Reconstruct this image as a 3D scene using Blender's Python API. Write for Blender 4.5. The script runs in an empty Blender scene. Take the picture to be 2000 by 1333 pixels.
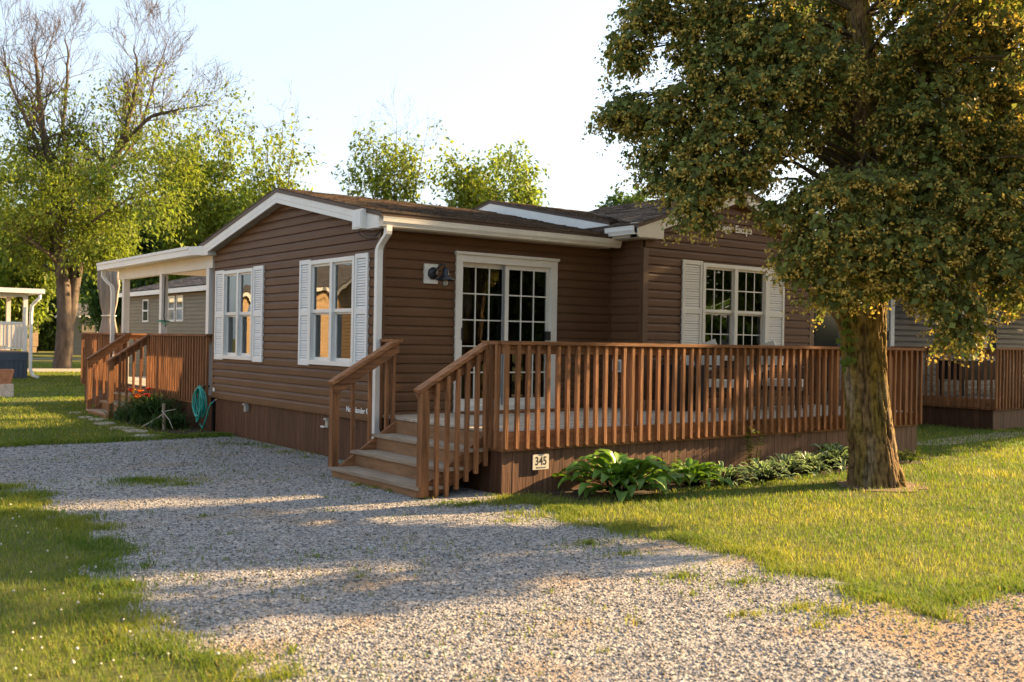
import bpy, bmesh, math, random
import numpy as np
from mathutils import Vector, Matrix, noise as mnoise
rnd = random.Random(7)
rng = np.random.default_rng(11)
scene = bpy.context.scene
COL = scene.collection
R = math.radians

# ------------------------------------------------------------------ camera
FPX, YAW, PITCH, ROLL = 1985.13, 0.9264, 0.0002, -0.0171
CAM = Vector((-6.2167, -10.9798, 1.5967))
fw = Vector((math.cos(YAW)*math.cos(PITCH), math.sin(YAW)*math.cos(PITCH), math.sin(PITCH)))
_r = Vector((math.sin(YAW), -math.cos(YAW), 0)); _u = _r.cross(fw)
rt = _r*math.cos(ROLL) - _u*math.sin(ROLL); up = _r*math.sin(ROLL) + _u*math.cos(ROLL)
cd = bpy.data.cameras.new('camera'); cam = bpy.data.objects.new('camera', cd); COL.objects.link(cam)
cam.matrix_world = Matrix(((rt.x, up.x, -fw.x, CAM.x), (rt.y, up.y, -fw.y, CAM.y), (rt.z, up.z, -fw.z, CAM.z), (0, 0, 0, 1)))
cd.sensor_width = 36.0; cd.lens = FPX*36/2000; cd.clip_end = 2000; cd.clip_start = .05
cd.dof.use_dof = True; cd.dof.focus_distance = 13.2; cd.dof.aperture_fstop = 2.8
scene.camera = cam
# ------------------------------------------------------------------ light
SUN_AZ, SUN_EL = R(-10.8), R(22.0)
sdir = Vector((math.cos(SUN_AZ)*math.cos(SUN_EL), math.sin(SUN_AZ)*math.cos(SUN_EL), math.sin(SUN_EL)))
w = bpy.data.worlds.new('World'); scene.world = w; w.use_nodes = True
nt = w.node_tree; bg = nt.nodes['Background']; sky = nt.nodes.new('ShaderNodeTexSky')
sky.sky_type = 'NISHITA'; sky.sun_disc = False; sky.sun_elevation = SUN_EL
sky.sun_rotation = math.pi/2 - SUN_AZ
sky.air_density = 1.0; sky.dust_density = 2.5; sky.ozone_density = 1.0
hz_ = nt.nodes.new('ShaderNodeMix'); hz_.data_type = 'RGBA'; hz_.inputs[0].default_value = .62; hz_.inputs[7].default_value = (2.05, 2.34, 2.66, 1)   # thin even haze over the whole sky
nt.links.new(sky.outputs[0], hz_.inputs[6]); nt.links.new(hz_.outputs[2], bg.inputs[0]); bg.inputs[1].default_value = 0.10
sl = bpy.data.lights.new('sun', 'SUN'); sl.energy = 5.0; sl.angle = R(0.6); sl.color = (1.0, .68, .34)
so = bpy.data.objects.new('sun', sl); COL.objects.link(so); so.location = (30, -8, 20)
so.rotation_euler = sdir.to_track_quat('Z', 'Y').to_euler()
vs = scene.view_settings; vs.view_transform = 'Standard'; vs.look = 'None'; vs.gamma = 1.0; vs.exposure = 2.15
vs.use_curve_mapping = False
scene.cycles.max_bounces = 8; scene.cycles.transparent_max_bounces = 12
scene.cycles.caustics_reflective = False; scene.cycles.caustics_refractive = False

def at(px, py, depth):
    return CAM + (fw + rt*((px-1000)/FPX) + up*((666.5-py)/FPX))*depth
def onz(px, py, z=0.0):
    d = fw + rt*((px-1000)/FPX) + up*((666.5-py)/FPX); return CAM + d*((z-CAM.z)/d.z)

# ------------------------------------------------------------------ materials
MATS = {}
def mat(name, col, rough=.6, var=.12, nscale=6., stretch=(1, 1, 1), bump=0., bscale=40., spec=.3, objvar=0., col2=None, metal=0., attr=None, trans=0.):
    if name in MATS: return MATS[name]
    m = bpy.data.materials.new(name); m.use_nodes = True; t = m.node_tree; N = t.nodes; L = t.links
    b = N['Principled BSDF']; b.inputs['Roughness'].default_value = rough; b.inputs['Metallic'].default_value = metal
    b.inputs['Specular IOR Level'].default_value = spec
    tc = N.new('ShaderNodeTexCoord'); mp = N.new('ShaderNodeMapping'); mp.inputs['Scale'].default_value = stretch
    L.new(tc.outputs['Object'], mp.inputs[0])
    oi = N.new('ShaderNodeObjectInfo')
    off = N.new('ShaderNodeVectorMath'); off.operation = 'ADD'
    mul = N.new('ShaderNodeMath'); mul.operation = 'MULTIPLY'; mul.inputs[1].default_value = 37.
    L.new(oi.outputs['Random'], mul.inputs[0]); L.new(mp.outputs[0], off.inputs[0]); L.new(mul.outputs[0], off.inputs[1])
    nz = N.new('ShaderNodeTexNoise'); nz.inputs['Scale'].default_value = nscale; nz.inputs['Detail'].default_value = 6; nz.inputs['Roughness'].default_value = .65
    L.new(off.outputs[0], nz.inputs[0])
    mix = N.new('ShaderNodeMix'); mix.data_type = 'RGBA'
    c2 = col2 if col2 else tuple(max(0, c*(1-2.2*var)) for c in col)
    c1 = col if col2 else tuple(c*(1+var) for c in col)
    mix.inputs[6].default_value = (*c1, 1); mix.inputs[7].default_value = (*c2, 1)
    rmp = N.new('ShaderNodeMapRange'); rmp.inputs[1].default_value = .32; rmp.inputs[2].default_value = .72
    L.new(nz.outputs[0], rmp.inputs[0]); L.new(rmp.outputs[0], mix.inputs[0])
    out = mix.outputs[2]
    hsv = None
    if objvar > 0:
        hsv = N.new('ShaderNodeHueSaturation'); mr = N.new('ShaderNodeMapRange')
        mr.inputs[3].default_value = 1-objvar; mr.inputs[4].default_value = 1+objvar
        L.new(oi.outputs['Random'], mr.inputs[0]); L.new(mr.outputs[0], hsv.inputs['Value']); L.new(out, hsv.inputs['Color']); out = hsv.outputs[0]
    if attr:
        at_ = N.new('ShaderNodeAttribute'); at_.attribute_name = attr
        mm = N.new('ShaderNodeMix'); mm.data_type = 'RGBA'; mm.blend_type = 'MULTIPLY'; mm.inputs[0].default_value = 1
        L.new(out, mm.inputs[6]); L.new(at_.outputs['Color'], mm.inputs[7]); out = mm.outputs[2]
    L.new(out, b.inputs['Base Color'])
    if bump > 0:
        n2 = N.new('ShaderNodeTexNoise'); n2.inputs['Scale'].default_value = bscale; n2.inputs['Detail'].default_value = 4
        L.new(off.outputs[0], n2.inputs[0]); bp = N.new('ShaderNodeBump'); bp.inputs['Strength'].default_value = bump; bp.inputs['Distance'].default_value = .02
        L.new(n2.outputs[0], bp.inputs['Height']); L.new(bp.outputs[0], b.inputs['Normal'])
    if trans > 0:
        tr = N.new('ShaderNodeBsdfTranslucent'); ms = N.new('ShaderNodeMixShader'); ms.inputs[0].default_value = trans
        br = N.new('ShaderNodeHueSaturation'); br.inputs['Value'].default_value = 1.5; br.inputs['Saturation'].default_value = 1.1
        L.new(out, br.inputs['Color']); L.new(br.outputs[0], tr.inputs[0])
        L.new(b.outputs[0], ms.inputs[1]); L.new(tr.outputs[0], ms.inputs[2]); L.new(ms.outputs[0], N['Material Output'].inputs[0])
    MATS[name] = m; return m

def wood(name, col, axis, var=.3, objvar=.18, rough=.7):
    s = [22, 22, 22]; s[axis] = 1.6
    return mat(name, col, rough, var, 1., tuple(s), bump=.25, bscale=2.5, spec=.2, objvar=objvar)

def glass(name, wavy=0., ior=2.0, tint=.75):
    if name in MATS: return MATS[name]
    m = bpy.data.materials.new(name); m.use_nodes = True; t = m.node_tree; N = t.nodes; L = t.links
    N.remove(N['Principled BSDF'])
    g = N.new('ShaderNodeBsdfGlossy'); g.inputs['Roughness'].default_value = .01; g.inputs['Color'].default_value = (.95, .97, .96, 1)
    tr = N.new('ShaderNodeBsdfTransparent'); tr.inputs[0].default_value = (tint, tint*1.02, tint, 1)
    fr = N.new('ShaderNodeFresnel'); fr.inputs[0].default_value = ior
    ms = N.new('ShaderNodeMixShader'); L.new(fr.outputs[0], ms.inputs[0]); L.new(tr.outputs[0], ms.inputs[1]); L.new(g.outputs[0], ms.inputs[2])
    L.new(ms.outputs[0], N['Material Output'].inputs[0])
    if wavy > 0:
        tc = N.new('ShaderNodeTexCoord'); nz = N.new('ShaderNodeTexNoise'); nz.inputs['Scale'].default_value = 1.6; nz.inputs['Detail'].default_value = .5
        L.new(tc.outputs['Object'], nz.inputs[0]); bp = N.new('ShaderNodeBump'); bp.inputs['Strength'].default_value = wavy; bp.inputs['Distance'].default_value = .05
        L.new(nz.outputs[0], bp.inputs['Height']); L.new(bp.outputs[0], g.inputs['Normal']); L.new(bp.outputs[0], fr.inputs['Normal'])
    MATS[name] = m; return m

SIDING = mat('brown_vinyl', (.132, .067, .034), .5, .08, 1.4, (1, 1, 1), bump=.06, bscale=60, spec=.15, objvar=.05)
TRIMB = mat('brown_trim', (.118, .062, .033), .45, .06, 3)
WHITE = mat('white_trim', (.76, .74, .70), .42, .04, 2.5, spec=.4)
CREAM = mat('cream_trim', (.72, .68, .60), .42, .05, 2.5, spec=.4)
SHUT = mat('white_shutter', (.78, .77, .75), .5, .03, 3)
RAILX = wood('stained_rail_x', (.27, .12, .052), 0)
RAILY = wood('stained_rail_y', (.27, .12, .052), 1)
RAILZ = wood('stained_baluster', (.275, .122, .052), 2)
TREADY = mat('grey_tread', (.36, .29, .22), .8, .25, 1., (26, 2, 26), bump=.2, bscale=3, objvar=.1, col2=(.20, .13, .08))
RISERY = mat('worn_riser', (.30, .165, .085), .8, .25, 1., (10, 2, 10), bump=.2, bscale=3, objvar=.1, col2=(.17, .085, .04))
DECKX = mat('grey_deck', (.44, .36, .28), .8, .2, 1., (1.6, 22, 22), bump=.2, bscale=3, objvar=.12)
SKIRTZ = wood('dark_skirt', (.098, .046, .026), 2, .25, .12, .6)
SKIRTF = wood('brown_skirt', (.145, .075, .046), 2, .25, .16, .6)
DARK = mat('dark_void', (.012, .011, .010), .9, 0, 1)
BLACK = mat('black_metal', (.012, .013, .016), .35, .1, 5, spec=.5)
INSIDE = mat('interior_wall', (.16, .15, .135), .8, .05, 1)
CURTAIN = mat('white_curtain', (.6, .6, .56), .9, .1, 8, (8, 8, .5))
BLIND = mat('tan_blind', (.22, .17, .12), .9, .25, 5, (10, 10, .6))
GLASS = glass('clear_glass', 0.0, 2.1, .8); GLASSW = glass('wavy_glass', .22, 2.3, .6); GLASSD = glass('dark_glass', .05, 1.75, .7)
SHINGLE = mat('brown_shingle', (.17, .125, .095), .9, .3, 30, bump=.5, bscale=220, spec=.1, attr='tint')
SHINGLEG = mat('grey_shingle', (.14, .135, .14), .9, .25, 30, bump=.5, bscale=220, spec=.1, attr='tint')
UNDER = mat('roof_underlay', (.05, .038, .03), .9, .1, 5)
DRIP = mat('brown_drip_edge', (.085, .05, .034), .5, .1, 3)
SOFFIT = mat('soffit_panel', (.42, .37, .31), .6, .05, 3)

# ------------------------------------------------------------------ helpers
class Fr:
    """wall frame: u along the wall, w outward, z up"""
    def __init__(s, O, U, W): s.O, s.U, s.W, s.Z = Vector(O), Vector(U).normalized(), Vector(W).normalized(), Vector((0, 0, 1))
    def p(s, u, w, z): return s.O + s.U*u + s.W*w + s.Z*z
WORLD = Fr((0, 0, 0), (1, 0, 0), (0, 1, 0))
class MB:
    def __init__(s): s.v = []; s.f = []; s.c = []
    def add(s, vs, fs, c=None):
        o = len(s.v); s.v += [tuple(q) for q in vs]; s.f += [tuple(o+i for i in f) for f in fs]
        if c is not None: s.c += [c]*len(vs)
    def box(s, f, u0, u1, w0, w1, z0, z1, c=None):
        P = [f.p(u, w_, z) for z in (z0, z1) for w_ in (w0, w1) for u in (u0, u1)]
        fs = [(0, 2, 3, 1), (4, 5, 7, 6), (0, 1, 5, 4), (2, 6, 7, 3), (0, 4, 6, 2), (1, 3, 7, 5)]
        if f.U.cross(f.W).dot(f.Z)*(u1-u0)*(w1-w0)*(z1-z0) < 0: fs = [q[::-1] for q in fs]
        s.add(P, fs, c)
    def b(s, x0, x1, y0, y1, z0, z1): s.box(WORLD, x0, x1, y0, y1, z0, z1)
    def beam(s, a, b, wd, ht, upv=(0, 0, 1)):
        a, b = Vector(a), Vector(b); d = (b-a).normalized(); side = d.cross(Vector(upv)).normalized(); u2 = side.cross(d)
        P = [q + side*sx*wd/2 + u2*sz*ht/2 for q in (a, b) for sx, sz in ((-1, -1), (1, -1), (1, 1), (-1, 1))]
        s.add(P, [(0, 1, 2, 3), (7, 6, 5, 4), (0, 4, 5, 1), (1, 5, 6, 2), (2, 6, 7, 3), (3, 7, 4, 0)])
    def quad(s, a, b, c, d): s.add([a, b, c, d], [(0, 1, 2, 3)])
    def tube(s, pts, rad, n=8, caps=True):
        pts = [Vector(q) for q in pts]; 
        if not hasattr(rad, '__len__'): rad = [rad]*len(pts)
        rings = []; prev = None
        for i, q in enumerate(pts):
            t = (pts[min(i+1, len(pts)-1)] - pts[max(i-1, 0)])
            t = t.normalized() if t.length > 1e-9 else Vector((0, 0, 1))
            if prev is None:
                h = Vector((1, 0, 0)) if abs(t.x) < .8 else Vector((0, 1, 0)); a = t.cross(h).normalized()
            else:
                a = prev - t*prev.dot(t); a = a.normalized() if a.length > 1e-6 else t.orthogonal().normalized()
            prev = a; b = t.cross(a)
            rings.append([q + (a*math.cos(2*math.pi*k/n) + b*math.sin(2*math.pi*k/n))*rad[i] for k in range(n)])
        o = len(s.v)
        for r_ in rings: s.v += [tuple(q) for q in r_]
        for i in range(len(pts)-1):
            for k in range(n):
                s.f.append((o+i*n+k, o+i*n+(k+1) % n, o+(i+1)*n+(k+1) % n, o+(i+1)*n+k))
        if caps:
            s.f.append(tuple(o+k for k in range(n))[::-1]); s.f.append(tuple(o+(len(pts)-1)*n+k for k in range(n)))
    def lathe(s, c, prof, n=16):
        o = len(s.v)
        for r_, z in prof:
            for k in range(n): s.v.append((c[0]+r_*math.cos(2*math.pi*k/n), c[1]+r_*math.sin(2*math.pi*k/n), c[2]+z))
        for i in range(len(prof)-1):
            for k in range(n): s.f.append((o+i*n+k, o+i*n+(k+1) % n, o+(i+1)*n+(k+1) % n, o+(i+1)*n+k))
    def mesh(s, name, m, origin=(0, 0, 0), smooth=False):
        me = bpy.data.meshes.new(name); ox, oy, oz = origin
        me.from_pydata([(x-ox, y-oy, z-oz) for x, y, z in s.v], [], s.f)
        if m: me.materials.append(m)
        if s.c and len(s.c) == len(s.v):
            a = me.color_attributes.new('tint', 'FLOAT_COLOR', 'POINT'); a.data.foreach_set('color', np.array([(*c, 1) for c in s.c], dtype=np.float32).ravel())
        if smooth: me.polygons.foreach_set('use_smooth', [True]*len(me.polygons))
        me.update(); return me
    def build(s, name, m, parent=None, origin=None, smooth=False):
        o0 = wloc(parent) if parent else Vector(origin or (0, 0, 0))
        return link(name, s.mesh(name, m, o0, smooth), parent, None if parent else o0)
def wloc(o):
    v = Vector((0, 0, 0))
    while o: v += o.location; o = o.parent
    return v
def link(name, me, parent=None, loc=None):
    o = bpy.data.objects.new(name, me); COL.objects.link(o)
    if parent: o.parent = parent
    if loc is not None: o.location = loc
    return o
def tag(o, label, cat, group=None, kind=None):
    if label: o['label'] = label
    if cat: o['category'] = cat
    if group: o['group'] = group
    if kind: o['kind'] = kind
    return o
def thing(name, label, cat, loc, group=None):
    o = bpy.data.objects.new(name, None); COL.objects.link(o); o.location = loc; o.empty_display_size = .2
    return tag(o, label, cat, group)
def struct(name, me_or_mb, m=None):
    o = me_or_mb.build(name, m) if isinstance(me_or_mb, MB) else link(name, me_or_mb)
    o['kind'] = 'structure'; return o
def boxpart(name, m, parent, *a, f=WORLD):
    q = MB(); q.box(f, *a); return q.build(name, m, parent)
def pydata(name, V, Fc, m, parent=None, col=None, smooth=False, origin=(0, 0, 0)):
    """numpy verts (n,3), faces (m,k) -> object"""
    me = bpy.data.meshes.new(name); V = np.asarray(V, dtype=np.float32); Fc = np.asarray(Fc, dtype=np.int32)
    org = np.array(wloc(parent) if parent else origin, dtype=np.float32); V = V - org
    me.vertices.add(len(V)); me.vertices.foreach_set('co', V.ravel())
    k = Fc.shape[1]; me.loops.add(Fc.size); me.loops.foreach_set('vertex_index', Fc.ravel())
    me.polygons.add(len(Fc)); me.polygons.foreach_set('loop_start', np.arange(0, Fc.size, k, dtype=np.int32))
    try: me.polygons.foreach_set('loop_total', np.full(len(Fc), k, dtype=np.int32))
    except Exception: pass
    if smooth: me.polygons.foreach_set('use_smooth', np.ones(len(Fc), dtype=bool))
    me.materials.append(m); me.update(calc_edges=True)
    if col is not None:
        a = me.color_attributes.new('tint', 'FLOAT_COLOR', 'POINT'); c4 = np.ones((len(V), 4), dtype=np.float32); c4[:, :3] = col; a.data.foreach_set('color', c4.ravel())
    o = bpy.data.objects.new(name, me); COL.objects.link(o)
    if parent: o.parent = parent
    else: o.location = origin
    return o

# ------------------------------------------------------------------ wall pieces
CH = .1185
def wprof(h): return [(0, .019), (.60*h, .016), (h, .003)]
def siding(wall, f, lim, z0, z1, holes, m=SIDING, ch=CH, name='siding_board', single=False):
    n = math.ceil((z1-z0)/ch - 1e-6); allmb = MB()
    for i in range(n):
        a, b = z0+i*ch, min(z0+(i+1)*ch, z1); mb = allmb if single else MB()
        cuts = set()
        for (u0, u1, h0, h1) in holes:
            if h1 > a and h0 < b: cuts |= {u0, u1}
        lo, hi = lim(a); lo2, hi2 = lim(b)
        us = sorted([c for c in cuts if lo < c < hi]); ed = [None]+us+[None]
        def wz(z):
            t = (z-a)/ch; pr = [(0, .024), (.6, .0225), (1, .003)]
            for (t0, w0), (t1, w1) in zip(pr, pr[1:]):
                if t <= t1+1e-9: return w0+(w1-w0)*(t-t0)/(t1-t0)
            return .003
        for k in range(len(ed)-1):
            e0, e1 = ed[k], ed[k+1]
            mid = ((lo if e0 is None else e0)+(hi if e1 is None else e1))/2
            zs = [(a, b)]
            for (u0, u1, h0, h1) in holes:
                if u0 < mid < u1:
                    nz_ = []
                    for (q0, q1) in zs:
                        if h1 <= q0 or h0 >= q1: nz_.append((q0, q1)); continue
                        if h0 > q0: nz_.append((q0, h0))
                        if h1 < q1: nz_.append((h1, q1))
                    zs = nz_
            for (q0, q1) in zs:
                if q1-q0 < .004: continue
                lv = sorted({q0, q1} | ({a+.6*ch} if q0 < a+.6*ch < q1 else set()))
                V = [];
                if abs(q0-a) < 1e-6: 
                    L0 = lo if e0 is None else e0; H0 = hi if e1 is None else e1
                    V += [f.p(L0, 0.0, q0), f.p(H0, 0.0, q0)]
                for z in lv:
                    l_, h_ = lim(z); V += [f.p(l_ if e0 is None else e0, wz(z), z), f.p(h_ if e1 is None else e1, wz(z), z)]
                fs = [(2*j, 2*j+1, 2*j+3, 2*j+2) for j in range(len(V)//2-1)]
                if f.U.cross(Vector((0, 0, 1))).dot(f.W) < 0: fs = [q[::-1] for q in fs]
                mb.add(V, fs)
                if not single: mb.build(name, m, wall); mb = MB()
    if single: allmb.build('siding', m, wall)
def backing(name, parent, f, u0, u1, z0, z1, holes, m, w_=0.0, extra=None):
    us = sorted({u0, u1} | {c for h in holes for c in h[:2]}); zs = sorted({z0, z1} | {c for h in holes for c in h[2:]})
    mb = MB()
    for a, b in zip(us, us[1:]):
        for c, d in zip(zs, zs[1:]):
            mu, mz = (a+b)/2, (c+d)/2
            if any(h[0] < mu < h[1] and h[2] < mz < h[3] for h in holes): continue
            mb.box(f, a, b, w_-.09, w_, c, d)
    if extra:
        V = [f.p(u, w_-.001, z) for u, z in extra] ; mb.add(V, [tuple(range(len(V)))])
    return mb.build(name, m, parent)
def shutter(parent, f, u0, u1, z0, z1, m=SHUT):
    s = MB(); st = .045; w0, w1 = .012, .045; mid = (z0+z1)/2
    s.box(f, u0, u0+st, w0, w1, z0, z1); s.box(f, u1-st, u1, w0, w1, z0, z1)
    for a, b in ((z0, z0+.07), (mid-.04, mid+.04), (z1-.06, z1)): s.box(f, u0+st, u1-st, w0, w1-.003, a, b)
    sh = s.build('shutter', m, parent)
    l = MB()
    for a, b in ((z0+.07, mid-.04), (mid+.04, z1-.06)):
        n = int((b-a)/.034)
        for i in range(n):
            za = a+(b-a)*i/n; zb = za+(b-a)/n
            l.add([f.p(u0+st, w1-.006, za), f.p(u1-st, w1-.006, za), f.p(u1-st, w1-.024, zb), f.p(u0+st, w1-.024, zb), f.p(u0+st, w1-.024, za), f.p(u1-st, w1-.024, za)], [(0, 1, 2, 3), (4, 5, 1, 0)])
    lo = l.build('louvers', m, sh); lo['kind'] = 'stuff'
def window(parent, f, u0, u1, z0, z1, gm_top, gm_bot, muntin, mcol=WHITE, cols=2, rows=1, blind=None, trim=WHITE, outer=False):
    """twin double-hung window; opening u0..u1, z0..z1"""
    fb = MB(); t = .055
    fb.box(f, u0, u0+t, -.08, .055, z0, z1); fb.box(f, u1-t, u1, -.08, .055, z0, z1)
    fb.box(f, u0+t, u1-t, -.08, .055, z1-t, z1); fb.box(f, u0+t, u1-t, -.08, .06, z0, z0+t)
    mu = (u0+u1)/2; fb.box(f, mu-.035, mu+.035, -.08, .052, z0+t, z1-t)
    wn = fb.build('window', trim, parent); mz = (z0+z1)/2
    for a, b in ((u0+t, mu-.035), (mu+.035, u1-t)):
        for top in (1, 0):
            c, d = (mz-.005, z1-t) if top else (z0+t, mz-.005)
            wo = .022 if top else -.012; s = MB(); st = .032 if top else .026
            s.box(f, a, a+st, wo-.03, wo, c, d); s.box(f, b-st, b, wo-.03, wo, c, d); s.box(f, a+st, b-st, wo-.03, wo, c, c+.045); s.box(f, a+st, b-st, wo-.03, wo, d-st, d)
            s.build('sash', trim, wn)
            g = MB(); g.box(f, a+st, b-st, wo-.02, wo-.014, c+.045, d-st); g.build('pane', gm_top if top else gm_bot, wn)
            mn = MB(); go = .0165 if outer else 0.0
            for k in range(1, cols+1):
                uu = a+st+(b-a-2*st)*k/(cols+1); mn.box(f, uu-muntin, uu+muntin, wo-.028+go, wo-.022+go, c+.045, d-st)
            for k in range(1, rows+1):
                zz = c+.045+(d-st-c-.045)*k/(rows+1); mn.box(f, a+st, b-st, wo-.0285+go, wo-.0225+go, zz-muntin, zz+muntin)
            mn.build('grille', trim, wn)
    if blind:
        b_ = MB(); n = 40
        for k in range(n):
            ua = u0+.02+(u1-u0-.04)*k/n; ub = u0+.02+(u1-u0-.04)*(k+1)/n
            wa, wb = -.2-.03*(k % 2), -.2-.03*((k+1) % 2)
            if blind == 'sides' and .3 < k/n < .7: continue
            b_.add([f.p(ua, wa, z0), f.p(ub, wb, z0), f.p(ub, wb, z1), f.p(ua, wa, z1)], [(0, 1, 2, 3)])
        b_.build('curtain', BLIND, wn)
    return wn
def shingles(parent, O, A, Up, length, run, m, clip=None, ex=.14, tint=(1, 1, 1)):
    """courses of tabs on a roof plane: A along the eave, Up up the slope"""
    O, A, Up = Vector(O), Vector(A).normalized(), Vector(Up).normalized(); Nn = A.cross(Up).normalized()
    if Nn.z < 0: Nn = -Nn
    mb = MB(); rows = int(math.ceil(run/ex))
    for r_ in range(rows):
        s0, s1 = r_*ex, min((r_+1)*ex+.02, run); u = -rnd.random()*.3
        while u < length:
            wd = rnd.choice((.14, .2, .26, .33)); a, b = max(u, 0), min(u+wd, length); u += wd
            if b-a < .01: continue
            if clip and not clip((O+A*((a+b)/2)+Up*(s0+ex/2))): continue
            th = .006+rnd.random()*.007; c = .62+.6*rnd.random(); warm = 1+.16*(rnd.random()-.4)
            col = (c*warm*tint[0], c*tint[1], c*tint[2]/warm)
            P = [O+A*a+Up*s0+Nn*th*1.7, O+A*b+Up*s0+Nn*th*1.7, O+A*b+Up*s1+Nn*.003, O+A*a+Up*s1+Nn*.003, O+A*a+Up*s0, O+A*b+Up*s0]
            mb.add(P, [(0, 1, 2, 3), (4, 5, 1, 0), (4, 0, 3), (1, 5, 2)], col)
    o = mb.build('shingles', m, parent); o['kind'] = 'stuff'; return o
def text_obj(name, s, size, m, parent, f, u, w_, z, ext=.004, bold=0., align='CENTER', sx=1.0):
    cu = bpy.data.curves.new(name, 'FONT'); cu.body = s; cu.size = size; cu.extrude = ext; cu.offset = bold; cu.align_x = align; cu.resolution_u = 3
    tmp = bpy.data.objects.new('tmp', cu); COL.objects.link(tmp); dg = bpy.context.evaluated_depsgraph_get(); dg.update()
    me = bpy.data.meshes.new_from_object(tmp.evaluated_get(dg)); bpy.data.objects.remove(tmp); bpy.data.curves.remove(cu)
    # text x -> viewer's right along the wall, y -> up, z -> outward
    X = Vector((0, 0, 1)).cross(f.W).normalized()
    org = wloc(parent) if parent else Vector((0, 0, 0)); base = f.p(u, w_, z)-org
    for v in me.vertices: v.co = base + X*v.co.x*sx + Vector((0, 0, 1))*v.co.y + f.W*v.co.z
    me.materials.clear(); me.materials.append(m); me.name = name
    return me
def piece(name, me, parent, loc, rot=None):
    o = link(name, me, parent, Vector(loc)-wloc(parent))
    if rot: o.rotation_euler = rot
    return o
#PART2
# ------------------------------------------------------------------ the cottage
FL = Fr((0, 0, 0), (0, 1, 0), (-1, 0, 0)); FF = Fr((0, 0, 0), (1, 0, 0), (0, -1, 0))
FB = Fr((0, -.66, 0), (1, 0, 0), (0, -1, 0)); FS = Fr((3.83, 0, 0), (0, -1, 0), (-1, 0, 0))
YE, XE, ZS, ZT = 5.58, 7.65, .59, 2.95
cot = thing('cottage', 'brown clapboard cottage with white shutters and two gables behind the wooden deck', 'cottage', (3.8, 2.8, 0))
# left gable wall
RZ, RS = 3.60, .2
def limL(z):
    if z <= RZ-RS*2.79: return (0.0, YE)
    h = max(.02, (RZ-z)/RS); return (2.79-h, 2.79+h)
WL = [(3.87, 5.08), (.60, 1.90)]
holesL = [(a, b, 1.235, 2.655) for a, b in WL]
wl = backing('wall', cot, FL, 0, YE, ZS, RZ-RS*2.79, holesL, SIDING, 0, [(0, RZ-RS*2.79), (YE, RZ-RS*2.79), (2.79, RZ)])
siding(wl, FL, limL, ZS, RZ-.03, holesL)
for (a, b), (s0, s1) in zip(WL, ((3.50, 5.45), (.264, 2.231))):
    window(cot, FL, a, b, 1.235, 2.655, GLASSW, GLASS, .006, cols=1, rows=1, blind='sides')
    shutter(cot, FL, s0, a-.004, 1.216, 2.674); shutter(cot, FL, b+.004, s1, 1.216, 2.674)
# front wall with the sliding door
holesF = [(1.10, 2.76, .66, 2.70)]
wf = backing('wall', cot, FF, 0, 3.83, ZS, ZT, holesF, SIDING)
siding(wf, FF, lambda z: (0.0, 3.83), ZS, ZT, [(1.088, 2.772, .5, 2.73)])
# bump-out side and front wall
ws = backing('wall', cot, FS, 0, .66, ZS, 3.1, [], SIDING); siding(ws, FS, lambda z: (0.0, .66), ZS, 3.10, [])
GC, GZ, GS = 5.74, 3.80, .33
def limB(z):
    if z <= GZ-GS*1.91: return (3.83, XE)
    h = max(.02, (GZ-z)/GS); return (GC-h, GC+h)
holesB = [(5.00, 6.47, 1.36, 2.80)]
wb = backing('wall', cot, FB, 3.83, XE, ZS, GZ-GS*1.91, holesB, SIDING, 0, [(3.83, GZ-GS*1.91), (XE, GZ-GS*1.91), (GC, GZ)])
siding(wb, FB, limB, ZS, GZ-.03, holesB)
window(cot, FB, 5.00, 6.47, 1.36, 2.80, GLASSW, GLASSD, .008, cols=2, rows=1, trim=CREAM, outer=True)
shutter(cot, FB, 4.58, 4.996, 1.345, 2.822, CREAM); shutter(cot, FB, 6.474, 6.889, 1.345, 2.822, CREAM)
# end and rear walls
bx = MB(); bx.b(XE-.09, XE, -.57, YE, ZS, 3.1); bx.b(0.09, XE-.09, YE-.09, YE, ZS, 3.0); bx.build('wall', SIDING, cot)
boxpart('interior_floor', INSIDE, cot, .1, XE-.1, .1, YE-.1, .56, .60)
boxpart('interior_ceiling', INSIDE, cot, .1, XE-.1, .1, YE-.1, 2.95, 2.97)
boxpart('interior_partition', INSIDE, cot, .1, XE-.1, 3.3, 3.34, .6, 2.95)
for nm, f, u in (('corner_post', FL, (0, .05)), ('corner_post', FF, (-.026, .05)), ('corner_post', FS, (.60, .66)), ('corner_post', FB, (3.805, 3.90)), ('corner_post', FB, (XE-.09, XE+.02)), ('corner_post', FF, (3.775, 3.83)), ('corner_post', FL, (YE-.05, YE))):
    boxpart(nm, TRIMB, cot, u[0], u[1], .001, .026 if u[0] < 3.8 or f is FB else .024, ZS-.02, 2.94 if f is not FS else 3.08, f=f)
# skirt boards under the left wall
sk = boxpart('skirt', DARK, cot, .06, YE, -.10, -.055, 0, ZS-.005, f=FL)
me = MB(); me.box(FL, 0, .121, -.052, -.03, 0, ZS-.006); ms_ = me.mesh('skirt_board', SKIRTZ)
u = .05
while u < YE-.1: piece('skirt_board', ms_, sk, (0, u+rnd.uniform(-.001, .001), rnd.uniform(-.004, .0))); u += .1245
boxpart('starter_strip', TRIMB, cot, .0, YE, -.03, .012, ZS-.022, ZS-.001, f=FL)
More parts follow.
